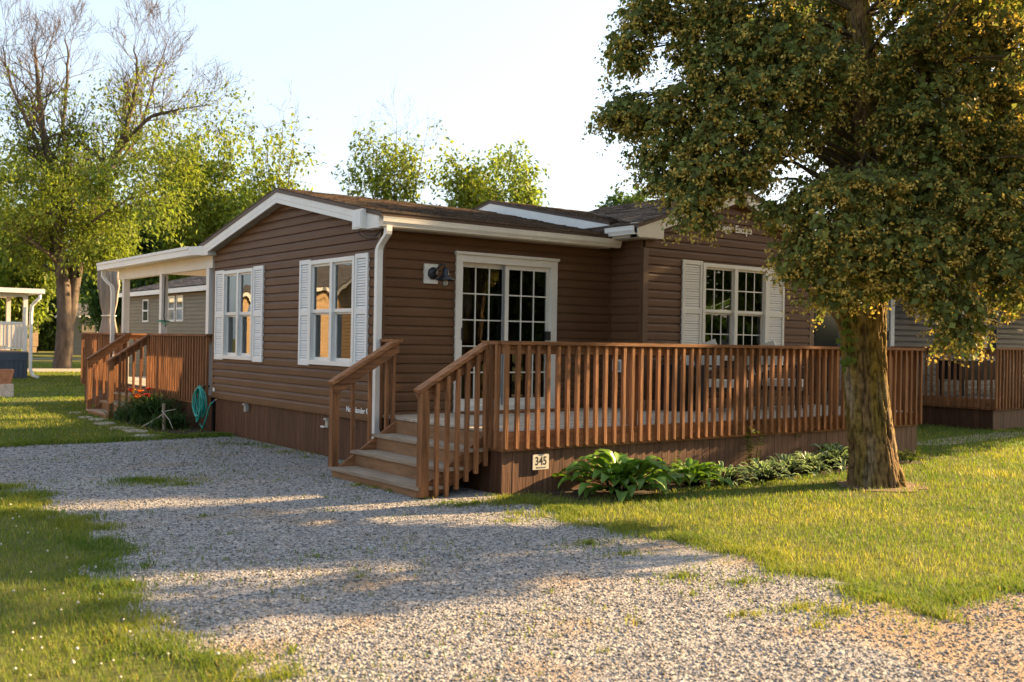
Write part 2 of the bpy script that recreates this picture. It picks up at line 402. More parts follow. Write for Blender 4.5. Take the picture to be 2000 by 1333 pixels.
# ---- sliding door
door = MB(); d0, d1, dz0, dz1 = 1.086, 2.774, .665, 2.735
for a, b, c, d, w1 in ((d0, d0+.10, dz0, dz1, .045), (d1-.10, d1, dz0, dz1, .045), (d0+.10, d1-.10, dz1-.115, dz1, .042), (d0+.10, d1-.10, dz0, dz0+.075, .05)): door.box(FF, a, b, -.1, w1, c, d)
door.box(FF, d0-.02, d1+.02, .0, .07, dz1-.02, dz1+.015)
dr = door.build('sliding_door', CREAM, cot)
md = (d0+d1)/2
for a, b, wo, st, nm in ((d0+.10, md+.02, -.045, .05, 'fixed_panel'), (md-.03, d1-.10, .005, .062, 'sliding_panel')):
    s = MB(); c, d = dz0+.075, dz1-.115
    s.box(FF, a, a+st, wo-.035, wo, c, d); s.box(FF, b-st, b, wo-.035, wo, c, d); s.box(FF, a+st, b-st, wo-.035, wo, c, c+.09); s.box(FF, a+st, b-st, wo-.035, wo, d-.06, d)
    s.build(nm, CREAM, dr)
    g = MB(); g.box(FF, a+st, b-st, wo-.022, wo-.016, c+.09, d-.06); g.build('pane', GLASSD, dr)
    n = MB()
    for k in (1, 2): uu = a+st+(b-a-2*st)*k/3; n.box(FF, uu-.0085, uu+.0085, wo-.016, wo-.008, c+.09, d-.06)
    for k in range(1, 5): zz = c+.09+(d-.15-c)*k/5; n.box(FF, a+st, b-st, wo-.0165, wo-.0085, zz-.0085, zz+.0085)
    n.build('grille', CREAM, dr)
boxpart('handle', BLACK, dr, d1-.185, d1-.10, .0, .04, 1.62, 1.74, f=FF)
boxpart('latch', BLACK, dr, d0+.085, d0+.115, .0, .05, 1.60, 1.76, f=FF)
sc_ = MB(); sc_.box(FF, md-.05, md+.0, -.02, .0045, dz0+.08, dz1-.12); sc_.build('screen_frame', mat('grey_screen', (.22, .22, .22), .5, .05, 4), dr)
cu = MB(); n = 14
for k in range(n):
    ua, ub = 2.36+.30*k/n, 2.36+.30*(k+1)/n; wa, wb = -.105-.03*(k % 2), -.105-.03*((k+1) % 2)
    cu.quad(FF.p(ua, wa, .7), FF.p(ub, wb, .7), FF.p(ub, wb, 2.62), FF.p(ua, wa, 2.62))
cu.build('curtain', CURTAIN, dr)
# ---- roofs
SL = math.hypot(1, RS)
def roof_slab(mb, f0, x0, x1, ya, za, yb, zb, th):
    P = [(x0, ya, za), (x1, ya, za), (x1, yb, zb), (x0, yb, zb)]
    mb.add(P+[(x, y, z-th) for x, y, z in P], [(0, 1, 2, 3), (7, 6, 5, 4), (0, 4, 5, 1), (1, 5, 6, 2), (2, 6, 7, 3), (3, 7, 4, 0)])
zA = lambda y: 3.735-RS*abs(y-2.79)
rb = MB(); roof_slab(rb, 0, -.175, 3.7, -.29, zA(-.29), 2.79, zA(2.79), .05); roof_slab(rb, 0, -.175, 3.7, 2.79, zA(2.79), 5.87, zA(5.87), .05)
rA = rb.build('roof', DRIP, cot)
shingles(rA, (-.18, -.30, zA(-.30)+.004), (1, 0, 0), (0, 1, RS), 3.83, 3.09*SL, SHINGLE)
shingles(rA, (-.18, 5.88, zA(5.88)+.004), (1, 0, 0), (0, -1, RS), 3.83, 3.09*SL, SHINGLE, ex=.28)
zB = lambda y: 3.925-RS*abs(y-2.79)
rb = MB(); roof_slab(rb, 0, 3.61, 7.9, -.17, zB(-.17), 2.79, zB(2.79), .045); roof_slab(rb, 0, 3.61, 7.9, 2.79, zB(2.79), 5.87, zB(5.87), .045)
rB = rb.build('raised_roof', DRIP, cot)
shingles(rB, (3.60, -.17, zB(-.17)+.004), (1, 0, 0), (0, 1, RS), 4.3, 2.96*SL, SHINGLE)
shingles(rB, (3.60, 5.88, zB(5.88)+.004), (1, 0, 0), (0, -1, RS), 4.3, 3.09*SL, SHINGLE, ex=.28)
SG = math.hypot(1, GS); zC = lambda x: 3.965-GS*abs(x-GC)
rb = MB()
for sx in (-1, 1):
    e = GC+sx*2.19; P = [(GC, -.83, zC(GC)), (e, -.83, zC(e)), (e, 2.4, zC(e)), (GC, 2.4, zC(GC))]
    rb.add(P+[(x, y, z-.05) for x, y, z in P], [(0, 1, 2, 3), (7, 6, 5, 4), (0, 4, 5, 1), (1, 5, 6, 2), (2, 6, 7, 3), (3, 7, 4, 0)])
rC = rb.build('gable_roof', DRIP, cot)
shingles(rC, (GC-2.2, -.84, zC(GC-2.2)+.004), (0, 1, 0), (1, 0, GS), 3.2, 2.2*SG, SHINGLE)
shingles(rC, (GC+2.2, -.84, zC(GC+2.2)+.004), (0, 1, 0), (-1, 0, GS), 3.2, 2.2*SG, SHINGLE)
# rake fascias
def rake(parent, x0, x1, yc, zc, slope, ya, yb, h, m, axis='y', name='fascia'):
    for s in (ya, yb):
        a, b = yc, s; mb = MB(); za, zb = zc, zc-slope*abs(b-a)
        if axis == 'y': P = [(x, y, z-d) for x in (x0, x1) for (y, z) in ((a, za), (b, zb)) for d in (0, h)]
        else: P = [(y, x, z-d) for x in (x0, x1) for (y, z) in ((a, za), (b, zb)) for d in (0, h)]
        mb.add(P, [(0, 1, 3, 2), (4, 6, 7, 5), (0, 4, 5, 1), (2, 3, 7, 6), (0, 2, 6, 4), (1, 5, 7, 3)]); mb.build(name, m, parent)
rake(rA, -.165, -.145, 2.79, 3.684, RS, -.2, 5.80, .15, WHITE)
rake(rA, -.1655, -.1635, 2.79, 3.600, RS, -.02, 5.62, .006, mat('seam_shadow', (.5, .49, .47), .6, .05, 3), name='fascia_seam')
rake(rB, 3.615, 3.635, 2.79, 3.879, RS, -.165, 5.7, .20, WHITE)
rake(rC, -.815, -.795, GC, 3.914, GS, GC-2.15, GC+2.15, .15, CREAM, 'x')
# gable soffits
sf = MB()
for s in (-1, 1):
    y2 = 2.79+s*2.79; P = [(-.145, 2.79, 3.54), (0.02, 2.79, 3.54), (.02, y2, 3.54-RS*2.79), (-.145, y2, 3.54-RS*2.79)]; sf.add(P, [(0, 1, 2, 3)])
    sf.build('soffit', SOFFIT, cot); sf = MB()
    x2 = GC+s*1.92; P = [(GC, -.795, 3.775), (GC, -.65, 3.775), (x2, -.65, 3.775-GS*1.92), (x2, -.795, 3.775-GS*1.92)]; sf.add(P, [(0, 1, 2, 3)]); sf.build('soffit', SOFFIT, cot); sf = MB()
boxpart('soffit', SOFFIT, cot, -.02, 3.56, -.21, -.002, 2.945, 2.955)
boxpart('soffit', SOFFIT, cot, 3.58, 3.83, -.81, 0, 3.055, 3.065)
# eave fascias, return boxes and gutters
boxpart('fascia', WHITE, cot, -.164, 3.6, -.222, -.2, 2.95, zA(-.21)-.045)
boxpart('fascia_return', WHITE, cot, -.168, .0, -.195, .20, 2.945, 3.10)
boxpart('fascia_return', WHITE, cot, -.163, .0, 5.50, 5.80, 2.94, 3.075)
boxpart('fascia_return', CREAM, cot, 3.56, 4.06, -.818, -.664, 3.07, 3.27)
boxpart('fascia', CREAM, cot, 3.56, 3.58, -.795, -.20, 3.07, 3.215)
boxpart('fascia_return', CREAM, cot, 7.42, 7.92, -.818, -.664, 3.07, 3.27)
def gutter(name, a, b, out, m, parent, h=.115, d=.105):
    a, b, out = Vector(a), Vector(b), Vector(out); pr = [(0, 0), (.075, 0), (.08, .02), (.098, .055), (.1, .09), (.105, .115), (.092, .117), (.088, .075), (.07, .012), (.004, .01)]
    mb = MB(); V = [q+out*x*(d/.105)+Vector((0, 0, z*h/.115)) for q in (a, b) for x, z in pr]; k = len(pr)
    mb.add(V, [(i, (i+1) % k, k+(i+1) % k, k+i) for i in range(k)]+[tuple(range(k))[::-1], tuple(range(k, 2*k))]); return mb.build(name, m, parent)
gutter('gutter', (-.16, -.2225, 2.955), (3.72, -.2225, 2.955), (0, -1, 0), CREAM, cot)
gutter('gutter', (3.558, -.83, 3.10), (3.558, -.24, 3.10), (-1, 0, 0), WHITE, cot)
# valley flashing
vf = MB(); A_, B_ = Vector((3.60, -.55, zC(3.60)+.03)), Vector((4.50, .95, zC(4.50)+.03)); nn = Vector((-.86, .52, 0))*.05
vf.quad(A_-nn*.6, B_-nn*.6, B_+nn+Vector((0, 0, .03)), A_+nn+Vector((0, 0, .03))); vf.build('valley_flashing', WHITE, cot)
# downspout at the near corner
ds = MB(); fx, fy = -.045, -.03
pth = [(-.07, -.275, 2.965), (-.07, -.275, 2.90), (-.07, -.262, 2.86), (-.07, -.10, 2.74), (-.07, -.065, 2.69), (-.07, -.06, 2.6), (-.07, -.06, .18)]
def rect_tube(mb, pts, wx, wy):
    rings = [[(x-wx, y-wy, z), (x+wx, y-wy, z), (x+wx, y+wy, z), (x-wx, y+wy, z)] for x, y, z in pts]
    V = [q for r_ in rings for q in r_]; F_ = [(4*i+k, 4*i+(k+1) % 4, 4*i+4+(k+1) % 4, 4*i+4+k) for i in range(len(pts)-1) for k in range(4)]
    mb.add(V, F_+[(3, 2, 1, 0), tuple(4*len(pts)-4+k for k in range(4))])
rect_tube(ds, pth, .038, .034); ds.build('downspout', WHITE, cot)
# kick board along the bump-out foot
boxpart('kick_board', RISERY, cot, 3.83, XE, .03, .07, .668, .80, f=FB)
# plumbing vent pipe on roof
vp = MB(); vp.tube([(6.6, 2.0, 3.7), (6.6, 2.0, 4.15)], .04, 10); vp.build('vent_pipe', WHITE, cot)
# outlet cover on the bump-out side wall, vents on the skirt
ob = MB(); ob.box(FS, .10, .30, .02, .05, 1.18, 1.36); oc = ob.build('outlet_cover', SHUT, cot)
boxpart('outlet_lid', mat('outlet_grey', (.35, .36, .32), .5, .05, 4), oc, .15, .27, .05, .062, 1.21, 1.33, f=FS)
for (y, z) in ((4.17, .50), (1.37, .47)):
    q = MB(); q.box(FL, y-.035, y+.035, -.03, .02, z-.07, z+.05); q.box(FL, y-.04, y+.04, .0, .045, z+.03, z+.055); q.build('vent_hood', mat('vent_grey', (.4, .38, .34), .5, .05, 4), cot)
q = MB(); q.box(FL, 1.47, 1.57, -.03, .01, .39, .41); q.build('skirt_vent', WHITE, cot)
q = MB(); q.box(FL, 5.44, 5.52, .018, .03, .68, .74); q.build('hose_tap_plate', WHITE, cot)
# maker's lettering low on the left wall
lm = text_obj('wall_lettering', 'Northlander ©', .098, mat('white_vinyl_letter', (.8, .8, .78), .5, .02, 4), None, FL, .50, 0.0265, .655, .001, .002, 'CENTER')
lo = link('wall_lettering', lm); tag(lo, 'small white maker lettering on the lowest brown siding near the corner downspout', 'lettering')
# gable name sign
lm = text_obj('gable_sign', 'Cottager Escape', .155, CREAM, None, FB, 5.62, .027, 3.30, .010, .0045, 'CENTER', .9)
# centred later; sign sits just below the peak
lo = link('gable_sign', lm); tag(lo, 'cream raised lettering reading Cottager Escape under the right gable', 'sign')
# junction box on the rake with loose wires
jb = thing('junction_box', 'white square box with loose wires hung on the gable fascia end', 'box', (-.2, .22, 2.96))
q = MB(); q.b(-.235, -.169, .09, .33, 2.95, 3.19); q.build('box_body', WHITE, jb)
q = MB(); q.b(-.243, -.235, .11, .31, 2.97, 3.17); q.build('box_cover', SHUT, jb)
q = MB(); q.tube([(-.2, .22, 2.95), (-.2, .20, 2.88), (-.16, .12, 2.83), (-.1, .0, 2.84), (-.06, -.1, 2.92), (-.05, -.16, 2.95)], .006, 5); q.tube([(-.2, .17, 2.95), (-.17, .1, 2.87), (-.1, -.02, 2.86), (-.05, -.12, 2.95)], .005, 5); q.build('wire', BLACK, jb)
# porch light
pl = thing('wall_lantern', 'black barn style wall lantern on a white block left of the sliding door', 'lantern', (.78, -.02, 2.3))
boxpart('mounting_block', CREAM, pl, .60, .80, .015, .05, 2.31, 2.56, f=FF)
q = MB(); 
for r_, y in ((.0, -.052), (.075, -.052), (.08, -.07), (.06, -.09), (.0, -.10)): pass
prof = [(.075, -.05), (.08, -.07), (.06, -.09), (.03, -.10), (.001, -.10)]; n = 16; V = []
for r_, y in prof: V += [(.72+r_*math.cos(2*math.pi*k/n), y, 2.44+r_*math.sin(2*math.pi*k/n)) for k in range(n)]
q.add(V, [(i*n+k, i*n+(k+1) % n, (i+1)*n+(k+1) % n, (i+1)*n+k) for i in range(len(prof)-1) for k in range(n)]); q.build('back_plate', BLACK, pl, smooth=True)
q = MB(); q.tube([(.72, -.09, 2.44), (.73, -.14, 2.50), (.76, -.19, 2.555), (.79, -.22, 2.55), (.80, -.225, 2.50)], .011, 8); q.build('arm', BLACK, pl, smooth=True)
q = MB(); q.lathe((.80, -.225, 2.35), [(.0, .16), (.04, .155), (.045, .08), (.06, .055), (.125, .01), (.128, 0), (.115, .002), (.04, .03), (.0, .03)], 20); q.build('lamp_shade', BLACK, pl, smooth=True)
q = MB()
for k in range(6):
    a = k*math.pi/3; c_, s_ = math.cos(a), math.sin(a); q.tube([(.80+.045*c_, -.225+.045*s_, 2.37), (.80+.05*c_, -.225+.05*s_, 2.31), (.80+.02*c_, -.225+.02*s_, 2.265)], .004, 4)
q.build('wire_cage', BLACK, pl)
q = MB(); q.lathe((.80, -.225, 2.28), [(.0, 0), (.025, .012), (.03, .04), (.02, .08), (.018, .1)], 12); q.build('bulb', mat('bulb_glass', (.6, .6, .55), .15, .02, 4), pl, smooth=True)

# ------------------------------------------------------------------ decks
def baluster_mesh(h, t=.041, m=RAILZ, nm='baluster'):
    q = MB(); P = []
    q.add([(-t/2, -t/2, .012), (t/2, -t/2, .0), (t/2, t/2, .0), (-t/2, t/2, .012), (-t/2, -t/2, h), (t/2, -t/2, h), (t/2, t/2, h), (-t/2, t/2, h)], [(3, 2, 1, 0), (4, 5, 6, 7), (0, 1, 5, 4), (1, 2, 6, 5), (2, 3, 7, 6), (3, 0, 4, 7)])
    return q.mesh(nm, m)
ZD = .66
deck = thing('wooden_deck', 'stained wooden deck with slatted railing and four broad steps before the sliding door', 'deck', (3.8, -1.3, 0))
# deck boards (run along x)
fl = boxpart('floor', DARK, deck, .03, 7.6, -2.52, -.06, .50, ZD-.03)
q = MB(); q.b(0, 7.62, 0, .135, 0, .026); dbm = q.mesh('deck_board', DECKX)
y = -2.545
while y < -.05:
    if y < -.8: piece('deck_board', dbm, fl, (.0, y, ZD-.027+rnd.uniform(-.001, .001)))
    else:
        q = MB(); q.b(0, 3.80, 0, .135, 0, .026); piece('deck_board', q.mesh('deck_board', DECKX), fl, (.0, y, ZD-.027))
    y += .141
rim = MB(); rim.b(.0, 7.66, -2.578, -2.548, .455, ZD+.0); rim.build('rim_board', RAILX, deck)
rim = MB(); rim.b(-.002, .03, -2.547, -2.30, .455, ZD); rim.build('rim_board', RAILY, deck)
rim = MB(); rim.b(7.63, 7.66, -2.547, -.70, .455, ZD); rim.build('rim_board', RAILY, deck)
rim = MB(); rim.b(-.035, .0, -2.60, -.36, .452, ZD-.03); rim = None
# skirt
sk = MB(); sk.b(.06, 7.6, -2.50, -2.49, 0, .5); sk.b(.06, .07, -2.49, -.1, 0, .5); sk.b(7.58, 7.59, -2.49, -.7, 0, .5); sk = sk.build('skirt', DARK, deck)
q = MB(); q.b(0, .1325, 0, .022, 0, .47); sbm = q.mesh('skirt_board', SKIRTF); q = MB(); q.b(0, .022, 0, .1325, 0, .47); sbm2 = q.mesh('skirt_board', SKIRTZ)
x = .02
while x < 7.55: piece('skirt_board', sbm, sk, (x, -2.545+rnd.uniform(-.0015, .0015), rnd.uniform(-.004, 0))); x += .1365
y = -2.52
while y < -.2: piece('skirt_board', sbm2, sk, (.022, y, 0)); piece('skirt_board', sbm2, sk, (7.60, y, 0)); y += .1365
# front railing
def railing(parent, f, u0, u1, zb, zt, m, n, name='railing', first=True, wout=.0, t=.041, bm=None, cap=.14):
    """cap plank with an upper and inner rail; balusters outside, f.W outward"""
    q = MB(); q.box(f, u0-.02, u1+.02, wout-.085, wout+.055, zt-.038, zt)
    r_ = q.build(name, m, parent)
    q = MB(); q.box(f, u0, u1, wout-.042, wout-.002, zt-.135, zt-.039); q.build('top_rail', m, r_)
    bm = bm or baluster_mesh(zt-.042-zb, t)
    for k in range(n):
        u_ = u0+.022+(u1-u0-.044)*k/max(1, n-1)+rnd.uniform(-.003, .003); p_ = f.p(u_, wout+t/2, zb+rnd.uniform(-.004, .004)); ob_ = piece('baluster', bm, r_, p_, (rnd.uniform(-.004, .004), rnd.uniform(-.004, .004), 0))
    return r_
ZR = 1.60
FD = Fr((0, -2.578, 0), (1, 0, 0), (0, -1, 0)); FDL = Fr((-.002, 0, 0), (0, 1, 0), (-1, 0, 0)); FDR = Fr((7.66, 0, 0), (0, 1, 0), (1, 0, 0))
railing(deck, FD, .0, 7.68, .475, ZR, RAILX, 57)
railing(deck, FDL, -2.52, -2.27, .475, ZR-.002, RAILY, 3)
railing(deck, FDR, -2.50, -.72, .475, ZR-.002, RAILY, 14)
railing(deck, FDL, -.40, -.05, .475, ZR-.002, RAILY, 3)
for xx in (1.9, 3.8, 5.7): boxpart('post', RAILZ, deck, xx-.045, xx+.045, -2.53, -2.44, ZD, ZR-.135)
# stairs
def stairs(parent, x0, ya, yb, levels, run, bn, zrail0, zrail1, near_bal, far_bal):
    """steps going down towards -x from x0; levels = tread heights from the bottom up"""
    st = MB(); n = len(levels); xf = x0-run*n; top = levels[-1]+(levels[-1]-levels[-2])
    for y, par in ((ya+.03, parent), (yb-.03, None)):
        st = MB()
        P = [(x0, top-.30), (x0, top-.03), (xf+.03, levels[0]-.03), (xf+.03, 0.0), (xf+.22, 0.0)]
        V = [(x, y+s*.019, z) for s in (-1, 1) for x, z in P]; k = len(P)
        st.add(V, [tuple(range(k)), tuple(range(k, 2*k))[::-1]]+[(i, (i+1) % k, k+(i+1) % k, k+i) for i in range(k)])
        if par: s = st.build('stairs', RAILX, par)
        else: st.build('stringer', RAILX, s)
    for i, z in enumerate(levels):
        xa = xf+run*i
        q = MB(); q.b(xa-.02, xa+run*.52, ya-.03, yb+.03, z-.036, z); q.build('tread', TREADY, s)
        q = MB(); q.b(xa+run*.54, xa+run+.02, ya-.03, yb+.03, z-.036, z-.001); q.build('tread', TREADY, s)
        q = MB(); q.b(xa+.006, xa+.03, ya+.0, yb-.0, (levels[i-1] if i else 0), z-.037); q.build('riser', RISERY, s)
    q = MB(); q.b(x0-.012, x0+.012, ya+.0, yb-.0, levels[-1], top-.03); q.build('riser', RISERY, s)
    slope = (zrail1-zrail0)/(x0-xf)
    for y, outw, nb in ((ya, -1, near_bal), (yb, 1, far_bal)):
        q = MB(); a = Vector((xf-.03, y, zrail0-.02)); b = Vector((x0, y, zrail1-.019)); q.beam(a, b, .135, .038); rl = q.build('stair_rail', RAILX, parent)
        q = MB(); off = Vector((0, 0, -.085)); q.beam(a+Vector((.03, -.02*outw, .0))+off, b+Vector((0, -.02*outw, 0))+off, .038, .115); q.build('sub_rail', RAILX, rl)
        boxpart('post', RAILZ, rl, xf-.01, xf+.08, y-.045 + .02*outw, y+.045+.02*outw, levels[0]-(.0 if outw > 0 else .10), zrail0-.005)
        for k in range(nb):
            t_ = (k+1)/(nb+.4); xx = xf+.06+(x0-xf-.06)*t_; zt_ = zrail0+slope*(xx-xf)-.05; zb_ = max(.0, (levels[0]-.1)+slope*(xx-xf)-.20)
            q = MB(); q.b(-.02, .02, -.02, .02, 0, zt_-zb_); piece('baluster', q.mesh('baluster', RAILZ), rl, (xx, y+outw*.045, zb_), (0, rnd.uniform(-.006, .006), 0))
    return s
stairs(deck, -.002, -2.30, -.40, [.12, .295, .475], .278, 5, 1.10, 1.60, 6, 3)
# things on and by the deck
mt = MB(); mt.b(1.1, 2.9, -.42, -.12, ZD+.002, ZD+.022); tag(mt.build('door_mat', mat('rust_mat', (.22, .085, .03), .95, .3, 30, bump=.4, bscale=200), None, (1.9, -.27, ZD)), 'long rust brown doormat in front of the sliding door', 'doormat')
plate = thing('house_number_plate', 'small cream plate with the number 345 on the deck skirt', 'number plate', (.51, -2.56, .24))
q = MB(); q.box(FD, .40, .615, -.009, .0, .245, .405); q.build('plate', mat('plate_cream', (.62, .58, .48), .5, .08, 12), plate)
INK = mat('black_ink', (.02, .02, .018), .6, 0, 4)
link('number', text_obj('number', '345', .125, INK, plate, FD, .507, .0005, .294, .0006, .0022, 'CENTER', .86), plate)
link('street_line', text_obj('street_line', 'Marina Street', .024, INK, plate, FD, .507, .0005, .258, .0004, .0002), plate)
# patio chairs
CHW = mat('dark_chair_wood', (.035, .022, .016), .5, .2, 6); CUSH = mat('cream_cushion', (.66, .62, .54), .9, .06, 6, bump=.2, bscale=30)
def chair(label, loc, rz):
    t_ = thing('patio_chair', label, 'chair', loc, 'dark armchairs on the deck'); t_.rotation_euler = (0, 0, rz)
    L_ = lambda nm, m, fn: link(nm, (lambda q: (fn(q), q.mesh(nm, m))[1])(MB()), t_)
    for sx in (-1, 1):
        L_('leg', CHW, lambda q: q.b(sx*.30-.03, sx*.30+.03, -.32, -.26, 0, .62)); L_('leg', CHW, lambda q: q.b(sx*.30-.03, sx*.30+.03, .24, .30, 0, .62))
        L_('arm', CHW, lambda q: q.b(sx*.31-.045, sx*.31+.045, -.36, .34, .62, .65))
    L_('seat_frame', CHW, lambda q: q.b(-.28, .28, -.31, .28, .28, .34))
    L_('seat_cushion', CUSH, lambda q: (q.b(-.265, .265, -.34, .24, .342, .44)))
    for k in range(6): L_('back_slat', CHW, lambda q: q.beam((-.23+.092*k, .27, .33), (-.23+.092*k, .42, .90), .04, .02, (1, 0, 0)))
    L_('back_rail', CHW, lambda q: q.beam((-.29, .42, .90), (.29, .42, .90), .04, .06))
    L_('back_cushion', CUSH, lambda q: q.beam((0, .215, .56), (0, .355, .93), .50, .10, (1, 0, 0))) 
    return t_
chair('left dark wooden armchair with cream cushions on the deck under the front window', (4.85, -1.25, ZD), R(38))
chair('right dark wooden armchair with cream cushions on the deck under the front window', (6.15, -1.25, ZD), R(28))
bn = thing('dark_box', 'dark upright box standing in for an unidentified shape against the wall beside the deck chairs', 'bin', (4.28, -.95, ZD))  # plain dark box in place of an unidentified dark object
q = MB(); q.b(4.10, 4.46, -1.10, -.78, ZD, ZD+.60); q.build('dark_box_body', CHW, bn); q = MB(); q.b(4.08, 4.48, -1.12, -.76, ZD+.60, ZD+.64); q.build('lid', BLACK, bn)
#PART3
# ------------------------------------------------------------------ side deck and porch cover
sd = thing('wooden_deck', 'stained wooden side deck with close slats and three steps left of the cottage', 'deck', (1.8, 9.8, 0))
fl = boxpart('floor', DARK, sd, .03, 3.6, 5.7, 13.7, .42, .57)
q = MB(); q.b(0, .135, 0, 8.05, 0, .026); dbm = q.mesh('deck_board', mat('grey_deck_y', (.40, .36, .31), .8, .2, 1., (22, 1.6, 22), objvar=.12))
x = .0
while x < 3.5: piece('deck_board', dbm, fl, (x, 5.68, .575)); x += .141
for a, b in ((5.66, 8.85), (10.35, 13.75)): boxpart('rim_board', RAILY, sd, -.028, .0, a, b, .43, .60)
boxpart('rim_board', RAILX, sd, .0, 3.6, 13.72, 13.75, .43, .60)
sk = boxpart('skirt', DARK, sd, .05, .06, 5.66, 13.7, 0, .45)
y = 5.68
while y < 13.6: piece('skirt_board', sbm2, sk, (.02, y, -.03)); y += .1365
FSD = Fr((-.03, 0, 0), (0, 1, 0), (-1, 0, 0)); FSE = Fr((0, 13.75, 0), (1, 0, 0), (0, 1, 0))
railing(sd, FSD, 5.72, 8.86, .45, 1.63, RAILY, 25); railing(sd, FSD, 10.34, 13.75, .45, 1.63, RAILY, 27); railing(sd, FSE, .05, 3.5, .45, 1.628, RAILX, 20)
stairs(sd, -.03, 8.87, 10.33, [.10, .27, .43], .25, 5, 1.10, 1.63, 5, 5)
# far railing of the side deck
FSB = Fr((3.6, 0, 0), (0, 1, 0), (1, 0, 0)); railing(sd, FSB, 5.8, 13.7, .45, 1.626, RAILY, 30)
pc = thing('porch_cover', 'white flat porch cover on square posts over the side deck', 'porch roof', (1.8, 8.7, .6))
q = MB(); P = [(-.30, 11.65), (-.30, 6.03), (-.13, 5.62), (4.2, 5.62), (4.2, 11.65)]; k = len(P)
q.add([(x, y, z) for z in (2.95, 3.10) for x, y in P], [tuple(range(k))[::-1], tuple(range(k, 2*k))]+[(i, (i+1) % k, k+(i+1) % k, k+i) for i in range(k)]); rf = q.build('roof_panel', WHITE, pc)
boxpart('roof_lip', SHUT, rf, -.315, -.301, 6.04, 11.66, 3.055, 3.105)
boxpart('beam', CREAM, pc, -.03, .10, 5.62, 11.0, 2.74, 2.949); boxpart('beam', CREAM, pc, 3.4, 3.53, 5.62, 11.0, 2.74, 2.949)
for y in (5.85, 8.30, 10.70):
    boxpart('post', WHITE, pc, -.025, .095, y-.065, y+.065, .602, 2.739)
    boxpart('post', WHITE, pc, 3.405, 3.525, y-.065, y+.065, .602, 2.739)
q = MB(); rect_tube(q, [(-.22, 11.45, 2.95), (-.22, 11.45, 2.82), (-.20, 11.3, 2.72), (-.16, 11.02, 2.6), (-.15, 10.98, 2.5), (-.15, 10.98, .15)], .035, .04); q.build('downspout', WHITE, pc)
q = MB(); q.tube([(.02, 8.18, 2.7), (.0, 8.15, 1.95), (.03, 8.12, 1.75)], .012, 6); q.build('strap', BLACK, pc)
q = MB(); q.tube([(-.06+.0, 8.22, 1.86), (-.06, 8.38, 1.86), (.12, 8.38, 1.87), (.12, 8.2, 1.86), (-.06, 8.22, 1.87), (-.04, 8.0, 1.82), (-.02, 7.9, 1.80)], .014, 6); q.build('green_cord', mat('green_cord', (.07, .25, .16), .6, .1, 9), pc)
# tied gazebo curtain
gc = thing('gazebo_curtain', 'grey and tan gazebo curtain tied round its post on the side deck', 'curtain', (.35, 13.1, .6))
q = MB(); n = 28; prof = [(.62, .36), (.9, .33), (1.3, .27), (1.7, .2), (1.95, .15), (2.05, .14), (2.3, .2), (2.7, .25), (3.1, .24), (3.25, .16)]; V = []
for z, r_ in prof:
    for k2 in range(n):
        a = 2*math.pi*k2/n; rr = r_*(1+.22*math.sin(a*7+z*1.1)+.1*math.sin(a*3+z*2)); V.append((.35+rr*math.cos(a)*.8, 13.1+rr*math.sin(a)*1.3, z))
q.add(V, [(i*n+k2, i*n+(k2+1) % n, (i+1)*n+(k2+1) % n, (i+1)*n+k2) for i in range(len(prof)-1) for k2 in range(n)]); q.build('cloth', mat('grey_tan_cloth', (.30, .26, .22), .9, .3, 1.2, (3, 3, .3), bump=.1, bscale=20), gc, smooth=True)
q = MB(); q.tube([(.35+.15*math.cos(a*.52), 13.1+.22*math.sin(a*.52), 2.02) for a in range(13)], .015, 6); q.build('tie', WHITE, gc)
q = MB(); q.b(.31, .39, 13.36, 13.44, .6, 3.3); q.build('post', BLACK, gc)
# ------------------------------------------------------------------ hose, bed, stones
hz = thing('garden_hose', 'coiled teal garden hose hung at the left corner of the cottage', 'hose', (-.12, 5.80, .03))
q = MB(); pts = []
for i in range(7*24+1):
    a = 2*math.pi*i/24; lp = i//24; rr = random.Random(lp); ph = i/24-lp
    hw = .20+rr.uniform(-.04, .03); bot = .06+rr.uniform(0, .16)+(.0 if lp else -.03); topz = .80+rr.uniform(-.03, .02)
    pts.append((-.13-.05*math.sin(a+lp)-.012*lp*.5, 5.80+hw*math.sin(a), (topz+bot)/2+(topz-bot)/2*math.cos(a)))
# smooth the loop changes
pts2 = [tuple(sum(pts[min(max(i+j, 0), len(pts)-1)][c] for j in range(-4, 5))/9 for c in range(3)) for i in range(len(pts))]
q.tube(pts2, .0125, 7); q.tube([(-.14, 5.78, .12), (-.16, 5.6, .06), (-.15, 5.48, .22), (-.14, 5.38, .42), (-.13, 5.28, .50), (-.12, 5.20, .53)], .0125, 7)
q.build('hose', mat('teal_hose', (.02, .33, .27), .4, .1, 8, spec=.5), hz, smooth=True)
q = MB(); q.tube([(-.12, 5.21, .53), (-.115, 5.16, .55)], .017, 8); q.build('coupling', mat('blue_coupling', (.02, .03, .09), .4, .05, 5), hz)
q = MB(); q.tube([(-.115, 5.16, .55), (-.11, 5.12, .565)], .011, 8); q.build('nozzle_tip', mat('brass', (.6, .5, .25), .35, .05, 5, metal=.8), hz)
q = MB(); q.b(-.10, .0, 5.74, 5.86, .74, .77); q.build('hanger', BLACK, hz)
STONE = mat('flat_stone', (.42, .35, .28), .85, .25, 5, bump=.4, bscale=25, objvar=.15)
